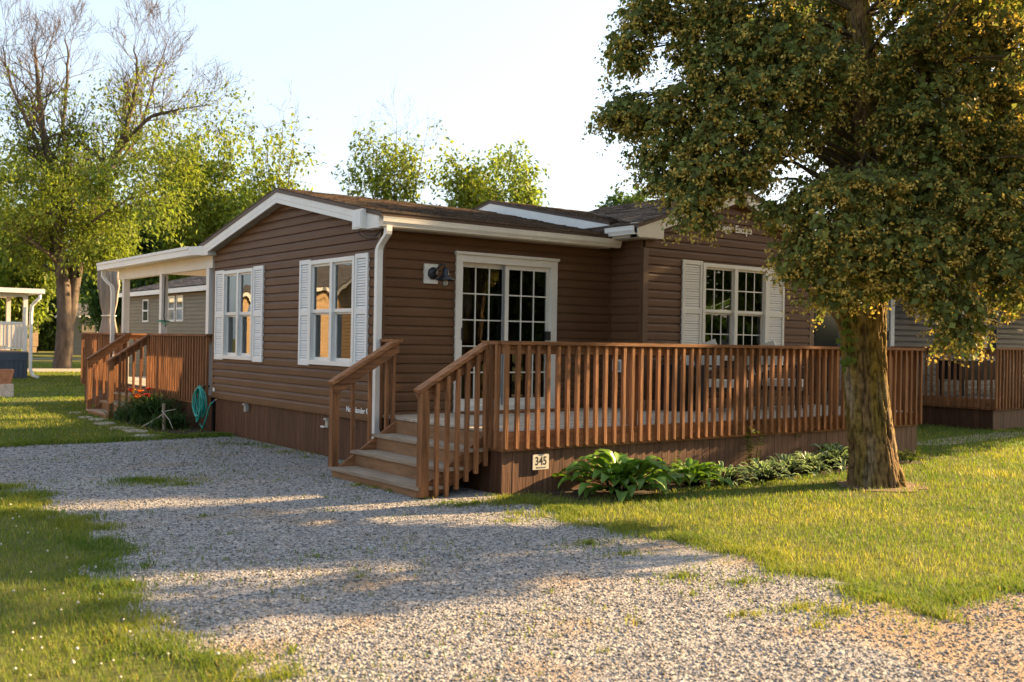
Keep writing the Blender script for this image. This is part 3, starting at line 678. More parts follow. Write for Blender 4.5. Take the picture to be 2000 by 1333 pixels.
for i, (px, py, s) in enumerate(((147, 808, .2), (168, 817, .2), (191, 821, .27), (206, 829, .3), (239, 838, .27), (264, 844, .33), (285, 855, .36))):
    c = onz(px, py); q = MB(); n = 11; ang = [2*math.pi*k/n for k in range(n)]; rr = [s*(.75+.4*rnd.random()) for _ in ang]
    V = [(c.x+r_*math.cos(a)*.7, c.y+r_*math.sin(a), z) for z, sc in ((-.02, 1), (.018, 1), (.026, .9)) for a, r_ in zip(ang, [t*sc for t in rr])]
    q.add(V, [(j*n+k, j*n+(k+1) % n, (j+1)*n+(k+1) % n, (j+1)*n+k) for j in range(2) for k in range(n)]+[tuple(range(2*n, 3*n))])
    o = q.build('stepping_stone', STONE, None, (c.x, c.y, 0)); tag(o, ('first', 'second', 'third', 'fourth', 'fifth', 'sixth', 'seventh')[i]+' flat stepping stone counting from the side deck steps towards the driveway', 'stone', 'stepping stones in the grass')

# ------------------------------------------------------------------ foliage machinery
def leaf_mesh(pos, axis, nrm, ln, wd, fold=.25):
    """kites: base, left, tip, right -> two triangles with a fold"""
    axis = axis/np.linalg.norm(axis, axis=1, keepdims=True); side = np.cross(nrm, axis); side /= np.linalg.norm(side, axis=1, keepdims=True)+1e-9; nn = np.cross(axis, side)
    ln = ln[:, None]; wd = wd[:, None]; n = len(pos)
    b = pos; t = pos+axis*ln - nn*ln*.12; l = pos+axis*ln*.42+side*wd*.5+nn*wd*fold*.5; r_ = pos+axis*ln*.42-side*wd*.5+nn*wd*fold*.5
    V = np.stack([b, l, t, r_], 1).reshape(-1, 3); i = np.arange(n)*4
    return V, np.stack([np.stack([i, i+2, i+1], 1), np.stack([i, i+3, i+2], 1)], 1).reshape(-1, 3)
def unit(v): return v/(np.linalg.norm(v, axis=1, keepdims=True)+1e-9)
def rand_unit(n): return unit(rng.normal(size=(n, 3)))
def leafmat(name, c1, c2, trans=.42, rough=.5):
    return mat(name, c1, rough, .1, 3, spec=.2, col2=c2, attr='tint', trans=trans)
LEAF = leafmat('linden_leaf', (.150, .185, .048), (.115, .155, .045), .40)
FLOWER = leafmat('linden_blossom', (.42, .34, .09), (.33, .28, .08), .25, .8)
LEAFB = leafmat('ash_leaf', (.155, .215, .04), (.105, .165, .034), .42)
LEAFD = leafmat('dark_leaf', (.06, .11, .026), (.04, .085, .022), .35)
BARK = mat('linden_bark', (.13, .10, .055), .95, .4, 7, (1, 1, .45), bump=.9, bscale=26, spec=.1, col2=(.06, .045, .028))
BARKG = mat('grey_bark', (.125, .098, .078), .95, .3, 4, (1, 1, .3), bump=.6, bscale=14, spec=.1)
TWIG = mat('twig_bark', (.17, .125, .095), .9, .2, 5, spec=.1)
def jitter_path(pts, sub=5, amt=.05):
    pts = [Vector(p_) for p_ in pts]; out = []
    for i in range(len(pts)-1):
        p0, p1, p2, p3 = pts[max(i-1, 0)], pts[i], pts[i+1], pts[min(i+2, len(pts)-1)]
        for k in range(sub):
            t = k/sub; t2, t3 = t*t, t*t*t
            out.append(.5*((2*p1)+(p2-p0)*t+(2*p0-5*p1+4*p2-p3)*t2+(3*p1-p0-3*p2+p3)*t3)+Vector((rnd.gauss(0, amt), rnd.gauss(0, amt), rnd.gauss(0, amt)*.3)))
    out.append(pts[-1]); return out
def grow(segs, tips, pos, d, ln, rad, lev, trop=.12, jit=.22, spread=.65, kids=(2, 4), shrink=.66):
    n = 4; path = [pos.copy()]; rads = [rad]; p_ = pos.copy(); d = d.normalized()
    for i in range(n):
        d = (d+Vector((rnd.gauss(0, jit), rnd.gauss(0, jit), rnd.gauss(0, jit)+trop))).normalized(); p_ = p_+d*ln/n; path.append(p_.copy()); rads.append(rad*(1-.5*(i+1)/n))
        if lev > 0 and i >= 1:
            for _ in range(rnd.randint(*kids) if i == n-1 else rnd.randint(1, 2)):
                ax = Vector((rnd.gauss(0, 1), rnd.gauss(0, 1), rnd.gauss(0, 1))).normalized()
                nd = (d+ax*spread).normalized(); grow(segs, tips, p_.copy(), nd, ln*shrink*rnd.uniform(.75, 1.15), rads[-1]*.68, lev-1, trop, jit, spread, kids, shrink)
    segs.append((path, rads, lev)); tips.append((p_.copy(), d.copy(), lev))
def tubes(segs, name, m, parent, minr=.004):
    mb = MB()
    for path, rads, lev in segs: mb.tube(path, [max(r_, minr) for r_ in rads], 10 if rads[0] > .12 else 6 if rads[0] > .04 else 3, caps=False)
    return mb.build(name, m, parent, smooth=True)
def tip_leaves(tips, per, spread, ln, wd, tintf, droop=.5):
    P = []; D = []
    for t, d, lev in tips: P += [t]*per; D += [d]*per
    if not P: return None
    P = np.array(P)+rng.normal(size=(len(P), 3))*spread; D = np.array(D); n = len(P)
    ax = unit(D*.5+rand_unit(n)*.8+np.array([0, 0, -droop])); nr = unit(rand_unit(n)*.7+np.array([0, 0, 1.]))
    L = ln*(.7+.6*rng.random(n)); V, Fc = leaf_mesh(P, ax, nr, L, L*wd); col = np.repeat(tintf(P), 4, 0); return V, Fc, col
def tint(P, lo=.6, hi=1.4, warm=.25, sc=1.2):
    n = len(P); v = lo+(hi-lo)*rng.random(n); cl = .5+.5*np.sin(P[:, 0]*sc+1.3*np.sin(P[:, 2]*sc*1.3))*np.sin(P[:, 1]*sc+.7); wv = warm*(rng.random(n)*.6+cl*.7)
    return np.stack([v*(1+wv*1.2), v*(1+wv*.45), v*(1-.2*wv)], 1)

# ------------------------------------------------------------------ the linden in the front lawn
TD = 11.8
lin = thing('linden_tree', 'large flowering linden tree with mossy trunk standing on the lawn before the deck', 'tree', (4.26, -4.1, 0))
tp = [at(1711, 962, TD), at(1703, 880, TD), at(1694, 780, TD), at(1688, 690, TD), at(1683, 610, TD+.02), at(1692, 540, TD+.1), at(1693, 400, TD+.1), at(1692, 250, TD+.1), at(1686, 120, TD+.1), at(1675, 0, TD+.05), at(1668, -150, TD), at(1672, -300, TD), at(1680, -480, TD)]
tp[0].z = -.05
tr_ = [.30, .262, .245, .245, .275, .20, .165, .15, .14, .125, .10, .07, .03]
# dense rings with bark ridges
cp = jitter_path(tp, 22, 0.0); rr_ = np.interp(np.linspace(0, len(tr_)-1, len(cp)), np.arange(len(tr_)), tr_)
NA = 120; V = []; tints = []
for i, c in enumerate(cp):
    for k in range(NA):
        a = 2*math.pi*k/NA; ca, sa = math.cos(a), math.sin(a); r0 = rr_[i]
        q_ = Vector((ca*r0*1.0, sa*r0*1.0, 0))
        wob = 1.2*mnoise.noise(Vector((ca*2.5, sa*2.5, c.z*2.2)))
        h = mnoise.noise(Vector((ca*5.6+wob, sa*5.6+wob, c.z*3.2))); h2 = mnoise.noise(Vector((ca*2.2, sa*2.2, c.z*1.3)))
        fis = max(0., 1-abs(h)/.20); rid = -.030*fis*min(1, r0/.2)+.010*mnoise.noise(Vector((ca*9, sa*9, c.z*9)))
        flare = .03*max(0, .35-c.z)/.35*(1+.8*math.sin(a*5+1)) if c.z < .35 else 0
        stub = .12*math.exp(-((c.z-2.12)/.2)**2)*max(0, math.cos(a-2.5))**2
        rr = r0+rid+h2*.02+flare+stub
        V.append((c.x+ca*rr, c.y+sa*rr, c.z))
        g = (1.15-.85*fis)*(.85+.3*mnoise.noise(Vector((ca*7, sa*7, c.z*14)))); moss = max(0, min(1, .35+1.1*mnoise.noise(Vector((ca*1.7+5, sa*1.7, c.z*.9)))+.25*(c.z > .6))); bare = max(0, min(1, 2.2*mnoise.noise(Vector((ca*2+9, sa*2, c.z*1.4+4)))-.35))
        col = np.array([1.0, .84, .75])*(1-moss)+np.array([1.02, .98, .38])*moss; col = col*(1-bare)+np.array([1.35, 1.35, 1.5])*bare; tints.append(col*g)
n_ = len(cp); F_ = [(i*NA+k, i*NA+(k+1) % NA, (i+1)*NA+(k+1) % NA, (i+1)*NA+k) for i in range(n_-1) for k in range(NA)]
BARKL = mat('linden_trunk_bark', (.22, .165, .095), .95, .25, 12, bump=.6, bscale=45, spec=.1, attr='tint')
pydata('trunk', np.array(V), np.array(F_), BARKL, lin, np.array(tints), True)
CL = [(2180, 480, 10.2, 110, 90, .7), (2230, 330, 9.8, 120, 110, .7), (2120, 120, 10.0, 130, 120, .7), (2000, -90, 9.9, 130, 110, .7), (1850, -120, 9.7, 130, 110, .7),  # px, py, depth, rx (px), rz (px), density
 (1415, 290, 11.0, 70, 80, 1.2), (1358, 395, 10.9, 24, 46, 1.3), (1440, 190, 11.1, 85, 70, 1.1), (1500, 90, 11.3, 95, 75, 1), (1550, 200, 11.2, 75, 60, 1), (1470, 15, 11.4, 110, 70, 1), (1590, 120, 11.0, 80, 80, 1), (1490, 265, 10.9, 55, 40, 1), (1372, 325, 10.9, 36, 56, 1.1), (1400, 120, 11.2, 60, 70, 1),
 (1265, 205, 11.6, 60, 32, .9), (1205, 203, 11.6, 36, 18, .6), (1310, 225, 11.4, 60, 42, 1), (1290, 285, 11.4, 42, 26, .8), (1325, 300, 11.2, 50, 42, 1), (1300, 345, 11.3, 42, 20, .7), (1345, 360, 11.1, 38, 28, .8), (1345, 180, 11.3, 50, 40, .8), (1215, 225, 11.6, 30, 16, .4),
 (1255, 25, 11.5, 42, 35, .9), (1225, 75, 11.5, 20, 30, .6), (1225, 105, 11.5, 12, 18, .3), (1315, 35, 11.5, 26, 24, .5), (1370, 40, 11.4, 45, 50, .8), (1350, 92, 11.4, 18, 22, .4), (1310, -30, 11.4, 80, 40, 1),
 (1530, 398, 10.7, 42, 16, .8), (1610, 370, 10.6, 60, 40, 1), (1680, 355, 10.6, 70, 42, 1.1), (1700, 430, 10.7, 85, 60, 1.2), (1620, 450, 10.5, 75, 48, 1.1), (1578, 484, 10.5, 40, 36, 1), (1610, 509, 10.6, 65, 40, 1), (1700, 494, 10.8, 85, 38, 1.1), (1770, 470, 10.7, 90, 70, 1.2), (1810, 519, 10.6, 70, 50, 1.1), (1855, 590, 10.5, 38, 50, 1), (1880, 640, 10.45, 17, 28, .5), (1625, 564, 10.7, 30, 16, .5), (1750, 549, 10.8, 40, 22, .6),
 (1800, 360, 11.1, 100, 70, 1.2), (1900, 410, 10.9, 95, 60, 1.2), (1965, 490, 10.7, 55, 75, 1.2), (1985, 560, 10.7, 32, 34, .8), (1895, 480, 11, 60, 50, 1), (1900, 270, 11.4, 110, 80, 1.2), (1970, 350, 11.2, 80, 70, 1.1), (1810, 230, 11.0, 95, 75, 1.1), (1900, 130, 11.6, 110, 85, 1.2), (1790, 100, 11.2, 80, 80, 1), (1965, 30, 11.6, 100, 80, 1.1), (1840, 10, 11.5, 110, 70, 1.1), (2060, 200, 11.6, 100, 120, 1), (2070, 400, 11.2, 90, 100, 1), (2080, 20, 12, 110, 110, 1), (2150, 250, 12, 100, 130, .8),
 (1625, 40, 12.6, 90, 70, 1), (1640, 190, 12.7, 80, 80, .9), (1760, 280, 12.8, 90, 80, 1), (1560, 60, 12.8, 110, 80, 1), (1740, 150, 12.8, 90, 90, 1), (1850, 330, 12.8, 110, 80, 1), (1950, 180, 13.0, 110, 110, 1), (1620, 270, 12.5, 60, 40, .6), (1660, 300, 12.3, 60, 40, .6),(1450, 335, 11.0, 30, 22, .7)]
lp, lax, lnr, lsz = [], [], [], []; fp = []; segs = []
def add_clump(c, rx, rz, ntw, shade=0):
    rx *= .88; rz *= .9; ntw = int(ntw*1.15)
    for _ in range(ntw):
        d = rand_unit(1)[0]; rad = rng.random()**.42
        s = np.array([c.x+d[0]*rx*rad, c.y+d[1]*rx*rad, c.z+d[2]*rz*rad]); outd = np.array([d[0], d[1], .25*d[2]]); outd = outd/np.linalg.norm(outd)
        dr = outd*.75+np.array([rng.normal()*.3, rng.normal()*.3, -.45]); dr /= np.linalg.norm(dr); ln = rng.uniform(.16, .34); nl = rng.integers(10, 17)
        e = s+dr*ln; segs.append(([Vector(s-dr*.05), Vector(e)], [.005, .002], 0))
        t = rng.random(nl); base = s+dr*ln*t[:, None]+rng.normal(size=(nl, 3))*.028
        side = np.cross(dr, [0, 0, 1.]); side /= np.linalg.norm(side)+1e-6; sg = rng.choice([-1, 1], nl)[:, None]
        lax.append(unit(dr*.5+side*sg*.7+np.array([0, 0, -.55])+rng.normal(size=(nl, 3))*.28)); lnr.append(unit(np.array([0, 0, .9])+outd*.65+rng.normal(size=(nl, 3))*.4)); lp.append(base); lsz.append(.048+.042*rng.random(nl))
        for _f in range(rng.integers(2, 6)): fp.append(s+dr*ln*rng.uniform(.3, 1.1)+np.array([rng.normal()*.05, rng.normal()*.05, -.05-.05*rng.random()])+outd*.03)
trunk_pts = [Vector(p_) for p_ in cp]
for (px, py, dp, rx, rz, den) in CL:
    c = at(px, py, dp); sc = dp/FPX; X_, Z_ = rx*sc*1.0, rz*sc*1.05
    add_clump(c, X_, Z_, int(92*den*(X_*Z_)/.27+16))
    tz = max(2.5, min(5.6, c.z+.35-.25*abs((px-1690)/200))); b0 = min(trunk_pts, key=lambda q_: abs(q_.z-tz)); dist = (c-b0).length
    mid = b0.lerp(c, .5)+Vector((0, 0, .16*dist)); pa = jitter_path([b0, b0.lerp(mid, .6)+Vector((0, 0, .03)), mid, c], 5, .015); r0 = .012+.009*dist
    segs.append((pa, list(np.linspace(r0, .008, len(pa))), 1))
    for _ in range(5):
        e = c+Vector((rng.normal()*X_*.5, rng.normal()*X_*.5, rng.normal()*Z_*.45)); st = pa[int(len(pa)*rng.uniform(.6, .95))]; segs.append((jitter_path([st, st.lerp(e, .5)+Vector((0, 0, .05)), e], 3, .01), list(np.linspace(.009, .003, 7)), 1))
for i in range(70):   # crown above the frame
    a = rng.random()*2*math.pi; z = rng.uniform(6.0, 10.4); rm = (3.5 if z < 8 else 3.5*(1-(z-8)/2.9)); r_ = rm*math.sqrt(rng.random()); c = Vector((4.1+r_*math.cos(a), -3.95+r_*math.sin(a), z))
    if (c-Vector((4.1, -3.95, z))).dot(rt) < -1.9: continue
    add_clump(c, .62, .5, 52)
    b0 = min(trunk_pts, key=lambda q_: abs(q_.z-(z-.6*r_))); segs.append((jitter_path([b0, b0.lerp(c, .5)+Vector((0, 0, .1)), c], 4, .03), list(np.linspace(.032, .008, 9)), 1))
P = np.concatenate(lp); AX = np.concatenate(lax); NR = np.concatenate(lnr); S = np.concatenate(lsz)
V, Fc = leaf_mesh(P, AX, NR, S, S*.9, .35); tn = tint(P, .55, 1.35, .22); crown = pydata('crown', V, Fc, LEAF, lin, np.repeat(tn, 4, 0)); crown['kind'] = 'stuff'
FP = np.array(fp); k = 5; FPx = np.repeat(FP, k, 0)+rng.normal(size=(len(FP)*k, 3))*.026; n = len(FPx)
V, Fc = leaf_mesh(FPx, unit(rand_unit(n)+np.array([0, 0, -.6])), rand_unit(n), .024+.030*rng.random(n), .018+.016*rng.random(n)); tn = tint(FPx, .6, 1.5, .2); o = pydata('blossom', V, Fc, FLOWER, lin, np.repeat(tn, 4, 0)); o['kind'] = 'stuff'
o = tubes(segs, 'branches', BARK, lin, .002); o['kind'] = 'stuff'
# small shoots on the trunk
q = [at(1655, 640+18*i+rnd.uniform(-6, 6), TD-.25) for i in range(5)]; n = 26; base = np.array([list(q[rnd.randrange(5)]) for _ in range(n)])+rng.normal(size=(n, 3))*.05
V, Fc = leaf_mesh(base, unit(rand_unit(n)+np.array([0, 0, -.8])), unit(rand_unit(n)*.6+np.array([-.6, -.8, .3])), np.full(n, .085), np.full(n, .08)); pydata('trunk_shoots', V, Fc, LEAFB, lin, np.repeat(tint(base, .7, 1., .1), 4, 0))['kind'] = 'stuff'

# ------------------------------------------------------------------ hostas and bed plants
def hosta_leaf(name, L, Wd, m, varie):
    q = MB(); nu, nv = 7, 4; V = []; C_ = []
    for i in range(nu+1):
        t = i/nu; wdt = Wd*.5*(math.sin(math.pi*min(1, t**.75*.97+.03))**.85)*(1-.1*t); s = t*L; zc = .55*L*math.sin(t*2.0)*.62-.25*L*t*t; 
        for j in range(nv+1):
            y = (j/nv*2-1)*wdt; V.append((s*.86, y, zc+abs(y)*.45+.006*math.sin(i*2.3+j))); e = abs(j/nv*2-1); C_.append((1, 1, 1) if not (varie and e > .9) else (4.2, 3.2, 4.6))
    q.v = V; q.c = C_; q.f = [(i*(nv+1)+j, i*(nv+1)+j+1, (i+1)*(nv+1)+j+1, (i+1)*(nv+1)+j) for i in range(nu) for j in range(nv)]; return q.mesh(name, m, smooth=True)
HOST = mat('hosta_green', (.13, .235, .035), .42, .15, 5, spec=.4, objvar=.3, attr='tint', trans=.3); HOSTV = mat('hosta_variegated', (.105, .17, .06), .42, .12, 5, spec=.4, objvar=.2, attr='tint', trans=.3)
hg = hosta_leaf('leaf', .30, .15, HOST, False); hv = hosta_leaf('leaf', .21, .085, HOSTV, True)
def hosta(px, py, n, me_, size, label, spread=.3):
    c = onz(px, py); t_ = thing('hosta_plant', label, 'hosta', (c.x, c.y, 0), 'hostas along the deck skirt')
    stm = MB()
    for i in range(n):
        a = i*2.399+rnd.uniform(-.3, .3); k = (i+.5)/n; el = R(72-95*k+rnd.uniform(-12, 12)); stl = size*(.25+.55*rnd.random())*(.6+.5*k)
        dx, dy = math.cos(a), math.sin(a); base = Vector((c.x+dx*.03, c.y+dy*.03, .0)); tip = base+Vector((dx*stl*math.cos(R(84-72*k)), dy*stl*math.cos(R(84-72*k)), stl*math.sin(R(84-72*k))*1.0))
        stm.tube([base, base.lerp(tip, .5)+Vector((0, 0, .02)), tip], [.006, .005, .003], 4, caps=False)
        o = piece('leaf', me_, t_, tip, (rnd.uniform(-.25, .25), -el*.55+R(10), a+rnd.uniform(-.2, .2))); s = size/.42*rnd.uniform(.5, .85); o.scale = (s, s, s)
    stm.build('stems', HOST, t_)
hosta(1212, 966, 110, hg, .60, 'largest broad green hosta beside the number plate')
hosta(1352, 950, 70, hg, .42, 'medium broad green hosta right of the largest one')
hosta(1418, 948, 60, hv, .36, 'leftmost white edged hosta in the bed along the deck')
hosta(1488, 942, 80, hv, .40, 'second white edged hosta from the left beside a tall weed')
hosta(1535, 932, 70, hv, .40, 'middle white edged hosta in the bed along the deck')
hosta(1580, 925, 80, hv, .42, 'fourth white edged hosta from the left, nearer the tree trunk')
hosta(1632, 916, 90, hv, .50, 'tall white edged hosta directly left of the tree trunk')
hosta(1596, 902, 50, hg, .52, 'green hosta at the skirt behind the white edged ones')
def weed(px, py, h, label, wdt=.16):
    c = onz(px, py); t_ = thing('tall_weed', label, 'weed', (c.x, c.y, 0), 'weeds along the deck skirt'); q = MB(); P = []; D = []
    for s in range(4):
        a = rnd.uniform(0, 6.28); top = Vector((c.x+math.cos(a)*wdt*.6, c.y+math.sin(a)*wdt*.6, h*rnd.uniform(.75, 1))); b = Vector((c.x+.03*math.cos(a), c.y+.03*math.sin(a), 0)); q.tube([b, b.lerp(top, .5), top], [.005, .004, .002], 4, caps=False)
        for i in range(34): f_ = .15+.85*i/34; P.append(list(b.lerp(top, f_))); D.append([math.cos(i*2.4), math.sin(i*2.4), .25])
    q.build('stem', HOST, t_); P = np.array(P)+rng.normal(size=(len(P), 3))*.012; D = np.array(D); n = len(P); V, Fc = leaf_mesh(P, unit(D+rng.normal(size=(n, 3))*.3), unit(np.array([0, 0, 1.])+rng.normal(size=(n, 3))*.4), .05+.05*rng.random(n), .016+.012*rng.random(n)); pydata('leaves', V, Fc, LEAFB, t_, np.repeat(tint(P, .45, .8, .1), 4, 0))['kind'] = 'stuff'
weed(1468, 925, .62, 'tallest feathery weed between the hostas against the deck skirt'); weed(1550, 912, .5, 'feathery weed in front of the skirt, middle of the three'); weed(1592, 905, .62, 'feathery weed behind the tall hosta nearest the tree')
weed(1308, 938, .30, 'low grassy weed between the two green hostas', .22); weed(1115, 948, .42, 'thin dry weed left of the largest hosta', .25); weed(1772, 905, .22, 'low weed at the right end of the deck skirt', .3)
# daylilies at the side deck
def lily(c, n, h, label):
    t_ = thing('daylily_clump', label, 'daylily', (c[0], c[1], 0), 'daylilies by the side deck'); V = []; Fq = []; Cc = []
    for i in range(n):
        a = rnd.uniform(0, 6.28); L = h*rnd.uniform(.7, 1.25); b = Vector((c[0]+rnd.gauss(0, .14), c[1]+rnd.gauss(0, .2), 0)); o_ = len(V); el = rnd.uniform(.9, 1.45); col = rnd.uniform(.5, 1.2)
        for k in range(7):
            f_ = k/6; r_ = L*f_*math.cos(el)*1.25; z = L*(f_*math.sin(el)-.55*f_**2.6); wd = .011*(1-f_**3)+.001; ca, sa = math.cos(a), math.sin(a)
            V += [(b.x+ca*r_-sa*wd, b.y+sa*r_+ca*wd, max(.01, z)), (b.x+ca*r_+sa*wd, b.y+sa*r_-ca*wd, max(.01, z))]; Cc += [(col, col, col)]*2
        Fq += [(o_+2*k, o_+2*k+1, o_+2*k+3, o_+2*k+2) for k in range(6)]
    o = pydata('leaves', np.array(V), np.array(Fq), LEAFD, t_, np.array(Cc)); o['kind'] = 'stuff'; return t_
l1 = lily((-.42, 7.35), 340, 1.0, 'daylily clump with red and orange blooms right of the side deck steps'); l2 = lily((-.45, 6.45), 200, .55, 'low daylily clump without blooms beside the hanging hose'); l3 = lily((-.55, 8.35), 150, .5, 'low daylily clump next to the side deck handrail')
def petal_flower(parent, p_, m, s):
    q = MB()
    for k in range(6):
        a = k*math.pi/3; c_, s_ = math.cos(a), math.sin(a); V = []
        for f_, wd, z in ((.0, .12, 0), (.35, .32, .5), (.75, .34, .72), (1.1, .05, .55)): V += [(p_[0]+s*(c_*f_-s_*wd), p_[1]+s*(s_*f_+c_*wd), p_[2]+s*z), (p_[0]+s*(c_*f_+s_*wd), p_[1]+s*(s_*f_-c_*wd), p_[2]+s*z)]
        q.add(V, [(2*j, 2*j+1, 2*j+3, 2*j+2) for j in range(3)])
    fl_ = q.build('flower', m, parent); q = MB(); q.tube([(p_[0]*.9+l1.location.x*.1, p_[1]*.9+l1.location.y*.1, .1), (p_[0], p_[1], p_[2])], .005, 4); q.build('scape', HOST, fl_)
MO = mat('orange_petal', (.75, .16, .015), .6, .1, 8, trans=.3); MR = mat('red_petal', (.42, .03, .02), .6, .1, 8, trans=.3); MY = mat('yellow_petal', (.6, .42, .04), .6, .1, 8, trans=.3)
for i in range(9): petal_flower(l1, (-.5+rnd.gauss(0, .1), 7.45+rnd.uniform(-.55, .75), rnd.uniform(.40, .60)), (MO, MR, MR, MO, MY)[i % 5], .075)
stk = MB(); stk.tube([(-.62, 6.15, 0), (-.63, 6.15, .45)], .028, 7); c_ = onz(340, 838); tag(stk.build('wooden_stake', mat('grey_stake', (.35, .27, .2), .9, .2, 9), None, (-.62, 6.15, 0)), 'weathered wooden stake in the flower bed left of the hose', 'stake')
q = MB(); q.tube([(-.85, 6.6, .03), (-.68, 6.3, .20), (-.6, 6.1, .33), (-.5, 5.95, .36)], [.012, .01, .008, .005], 5); q.tube([(-.66, 6.15, .33), (-.62, 5.9, .2), (-.6, 5.75, .05)], [.007, .006, .004], 5); tag(q.build('fallen_branch', mat('pale_branch', (.5, .45, .38), .9, .15, 9), None, (-.7, 6.3, 0)), 'pale bare branch leaning on the stake', 'branch')
#PART4
# ------------------------------------------------------------------ background trees
def limb_tree(name, label, base, limbs, depth, r0, leaf_pred, sub, leafm, group, per=16, ln=.17, spread=.28, lev=2, twl=1.5, leafw=.5, barkm=BARKG):
    t_ = thing(name, label, 'tree', base, group); segs, tips = [], []
    for pxs, ra, rb in limbs:
        pts = [at(x, y, depth+dz) for x, y, dz in pxs]; pa = jitter_path(pts, 4, .025); n = len(pa); rad = list(np.linspace(ra, rb, n)); segs.append((pa, rad, 9))
        for i in range(int(n*.3), n):
            for _ in range(sub):
                d = (pa[min(i+1, n-1)]-pa[max(i-1, 0)]).normalized(); ax = Vector((rnd.gauss(0, 1), rnd.gauss(0, 1), rnd.gauss(0, .7)+.35)).normalized()
                grow(segs, tips, pa[i].copy(), d*.5+ax, twl*rnd.uniform(.6, 1.2), max(.012, rad[i]*.4), lev, .10, .2, .6, (2, 3), .62)
    tubes(segs, 'trunk', barkm, t_, .006)
    tl = [t for t in tips if leaf_pred(t[0])]
    r_ = tip_leaves(tl, per, spread, ln, leafw, lambda P: tint(P, .55, 1.45, .35, .5), .7)
    if r_: pydata('crown', r_[0], r_[1], leafm, t_, r_[2])['kind'] = 'stuff'
    return t_
D1 = 46.6; zpx = lambda py, d: 1.6+(666-py)*d/FPX
b = onz(122, 720)
limb_tree('ash_tree', 'tall forked tree with bare upper twigs at the left edge', (b.x, b.y, 0), [
    ([(122, 722, 0), (127, 640, 0), (124, 560, 0), (112, 450, 0), (100, 345, 0), (84, 250, -.5), (72, 150, -.8), (70, 95, -1)], .42, .03),
    ([(130, 645, 0), (146, 560, .4), (166, 440, .5), (203, 350, .6), (234, 290, .3), (252, 225, 0), (268, 150, -.5), (262, 90, -.8)], .30, .025),
    ([(112, 450, 0), (134, 350, 1), (124, 240, 1.6), (134, 130, 2), (128, 70, 2)], .16, .02), ([(98, 340, 0), (60, 255, -1), (25, 170, -1.5), (5, 90, -2)], .13, .02),
    ([(234, 290, 0), (290, 232, -1), (345, 215, -1.4), (408, 205, -1.8)], .11, .012), ([(215, 335, 0), (272, 262, 1.5), (300, 160, 2), (330, 75, 2.2)], .12, .015),
    ([(110, 430, 0), (40, 380, 2), (-40, 330, 3)], .13, .02), ([(160, 450, 0), (230, 400, -2), (300, 372, -3)], .09, .015), ([(120, 520, 0), (60, 470, -2), (-10, 440, -3)], .09, .015), ([(150, 540, 0), (170, 470, 2), (150, 380, 3)], .1, .015)],
    D1, .4, lambda p_: (p_.z < 8.6 and rnd.random() < .62) or (p_.z < 11.0 and rnd.random() < .30) or (p_.z < 13.0 and rnd.random() < .05), 2, LEAFB, 'trees behind the cottages', per=17, ln=.20, spread=.34, twl=1.6)
def stem_tree(px, depth, topy, label, nst, wpx, dens, bare, leafm=LEAFB, basey=None, name='leafy_tree', per=12, ln=.3):
    limbs = []; g = onz(px, 740) ; c = at(px, 660, depth); by = 666+1.6*FPX/depth
    for i in range(nst):
        f_ = (i+.5)/nst*2-1; tx = px+f_*wpx+rnd.uniform(-8, 8); ty = topy+rnd.uniform(0, 55)+abs(f_)*35; dz = rnd.uniform(-2, 2)
        limbs.append(([(px+f_*6, by, 0), (px+f_*wpx*.25, by-(by-ty)*.4, dz*.4), (px+f_*wpx*.6, by-(by-ty)*.72, dz*.8), (tx, ty, dz)], .10, .008))
    zt = zpx(topy, depth); cut = zt*(1-bare)
    limb_tree(name, label, (c.x, c.y, 0), limbs, depth, .2, lambda p_: rnd.random() < dens and (p_.z < cut*rnd.uniform(.8, 1.08)), 2, leafm, 'trees behind the cottages', per=per, ln=ln, spread=.35, lev=1, twl=1.5)
stem_tree(392, 58, 270, 'dense bright green tree behind the porch cover', 5, 62, 1, .06, per=34, ln=.30)
stem_tree(535, 62, 200, 'thin tree with bare tips left of the cottage gable', 4, 60, .75, .16, per=16)
stem_tree(770, 60, 215, 'pair of leafy stems with bare twigs above the cottage roof', 5, 78, .85, .14, per=20)
stem_tree(960, 60, 330, 'low leafy tree showing above the roof ridge in the middle', 6, 84, 1, -.05, per=26)
stem_tree(700, 66, 300, 'nearly bare arching tree right of the gable peak', 3, 40, .12, .5)
stem_tree(240, 70, 420, 'dark green tree behind the forked tree', 6, 70, 1, .0, LEAFD, per=34, ln=.38)
stem_tree(20, 75, 400, 'yellow green tree at the left edge behind the white porch', 6, 90, 1, .0, per=34, ln=.38)
stem_tree(330, 66, 420, 'green tree behind the olive house roof', 6, 90, 1, .0, LEAFD, per=34, ln=.36)
stem_tree(480, 72, 380, 'green tree hidden partly by the left gable', 5, 70, 1, .05, per=28, ln=.36)
stem_tree(1900, 70, 380, 'green tree glimpsed behind the linden at the right', 5, 110, 1, .0, LEAFD, per=26, ln=.4)
for px, d, ty, lb in ((90, 95, 560, 'low dark tree in the far gap left of the forked trunk'), (185, 100, 540, 'low dark tree in the far gap right of the forked trunk'), (-60, 90, 480, 'broad tree beyond the left edge of the lawn'), (300, 100, 500, 'far green tree behind the olive house'), (1240, 75, 395, 'small treetop just showing over the right roof')):
    stem_tree(px, d, ty, lb, 6, 90 if px != 1240 else 25, 1, 0, LEAFD if px != -60 else LEAFB, per=34, ln=.5)
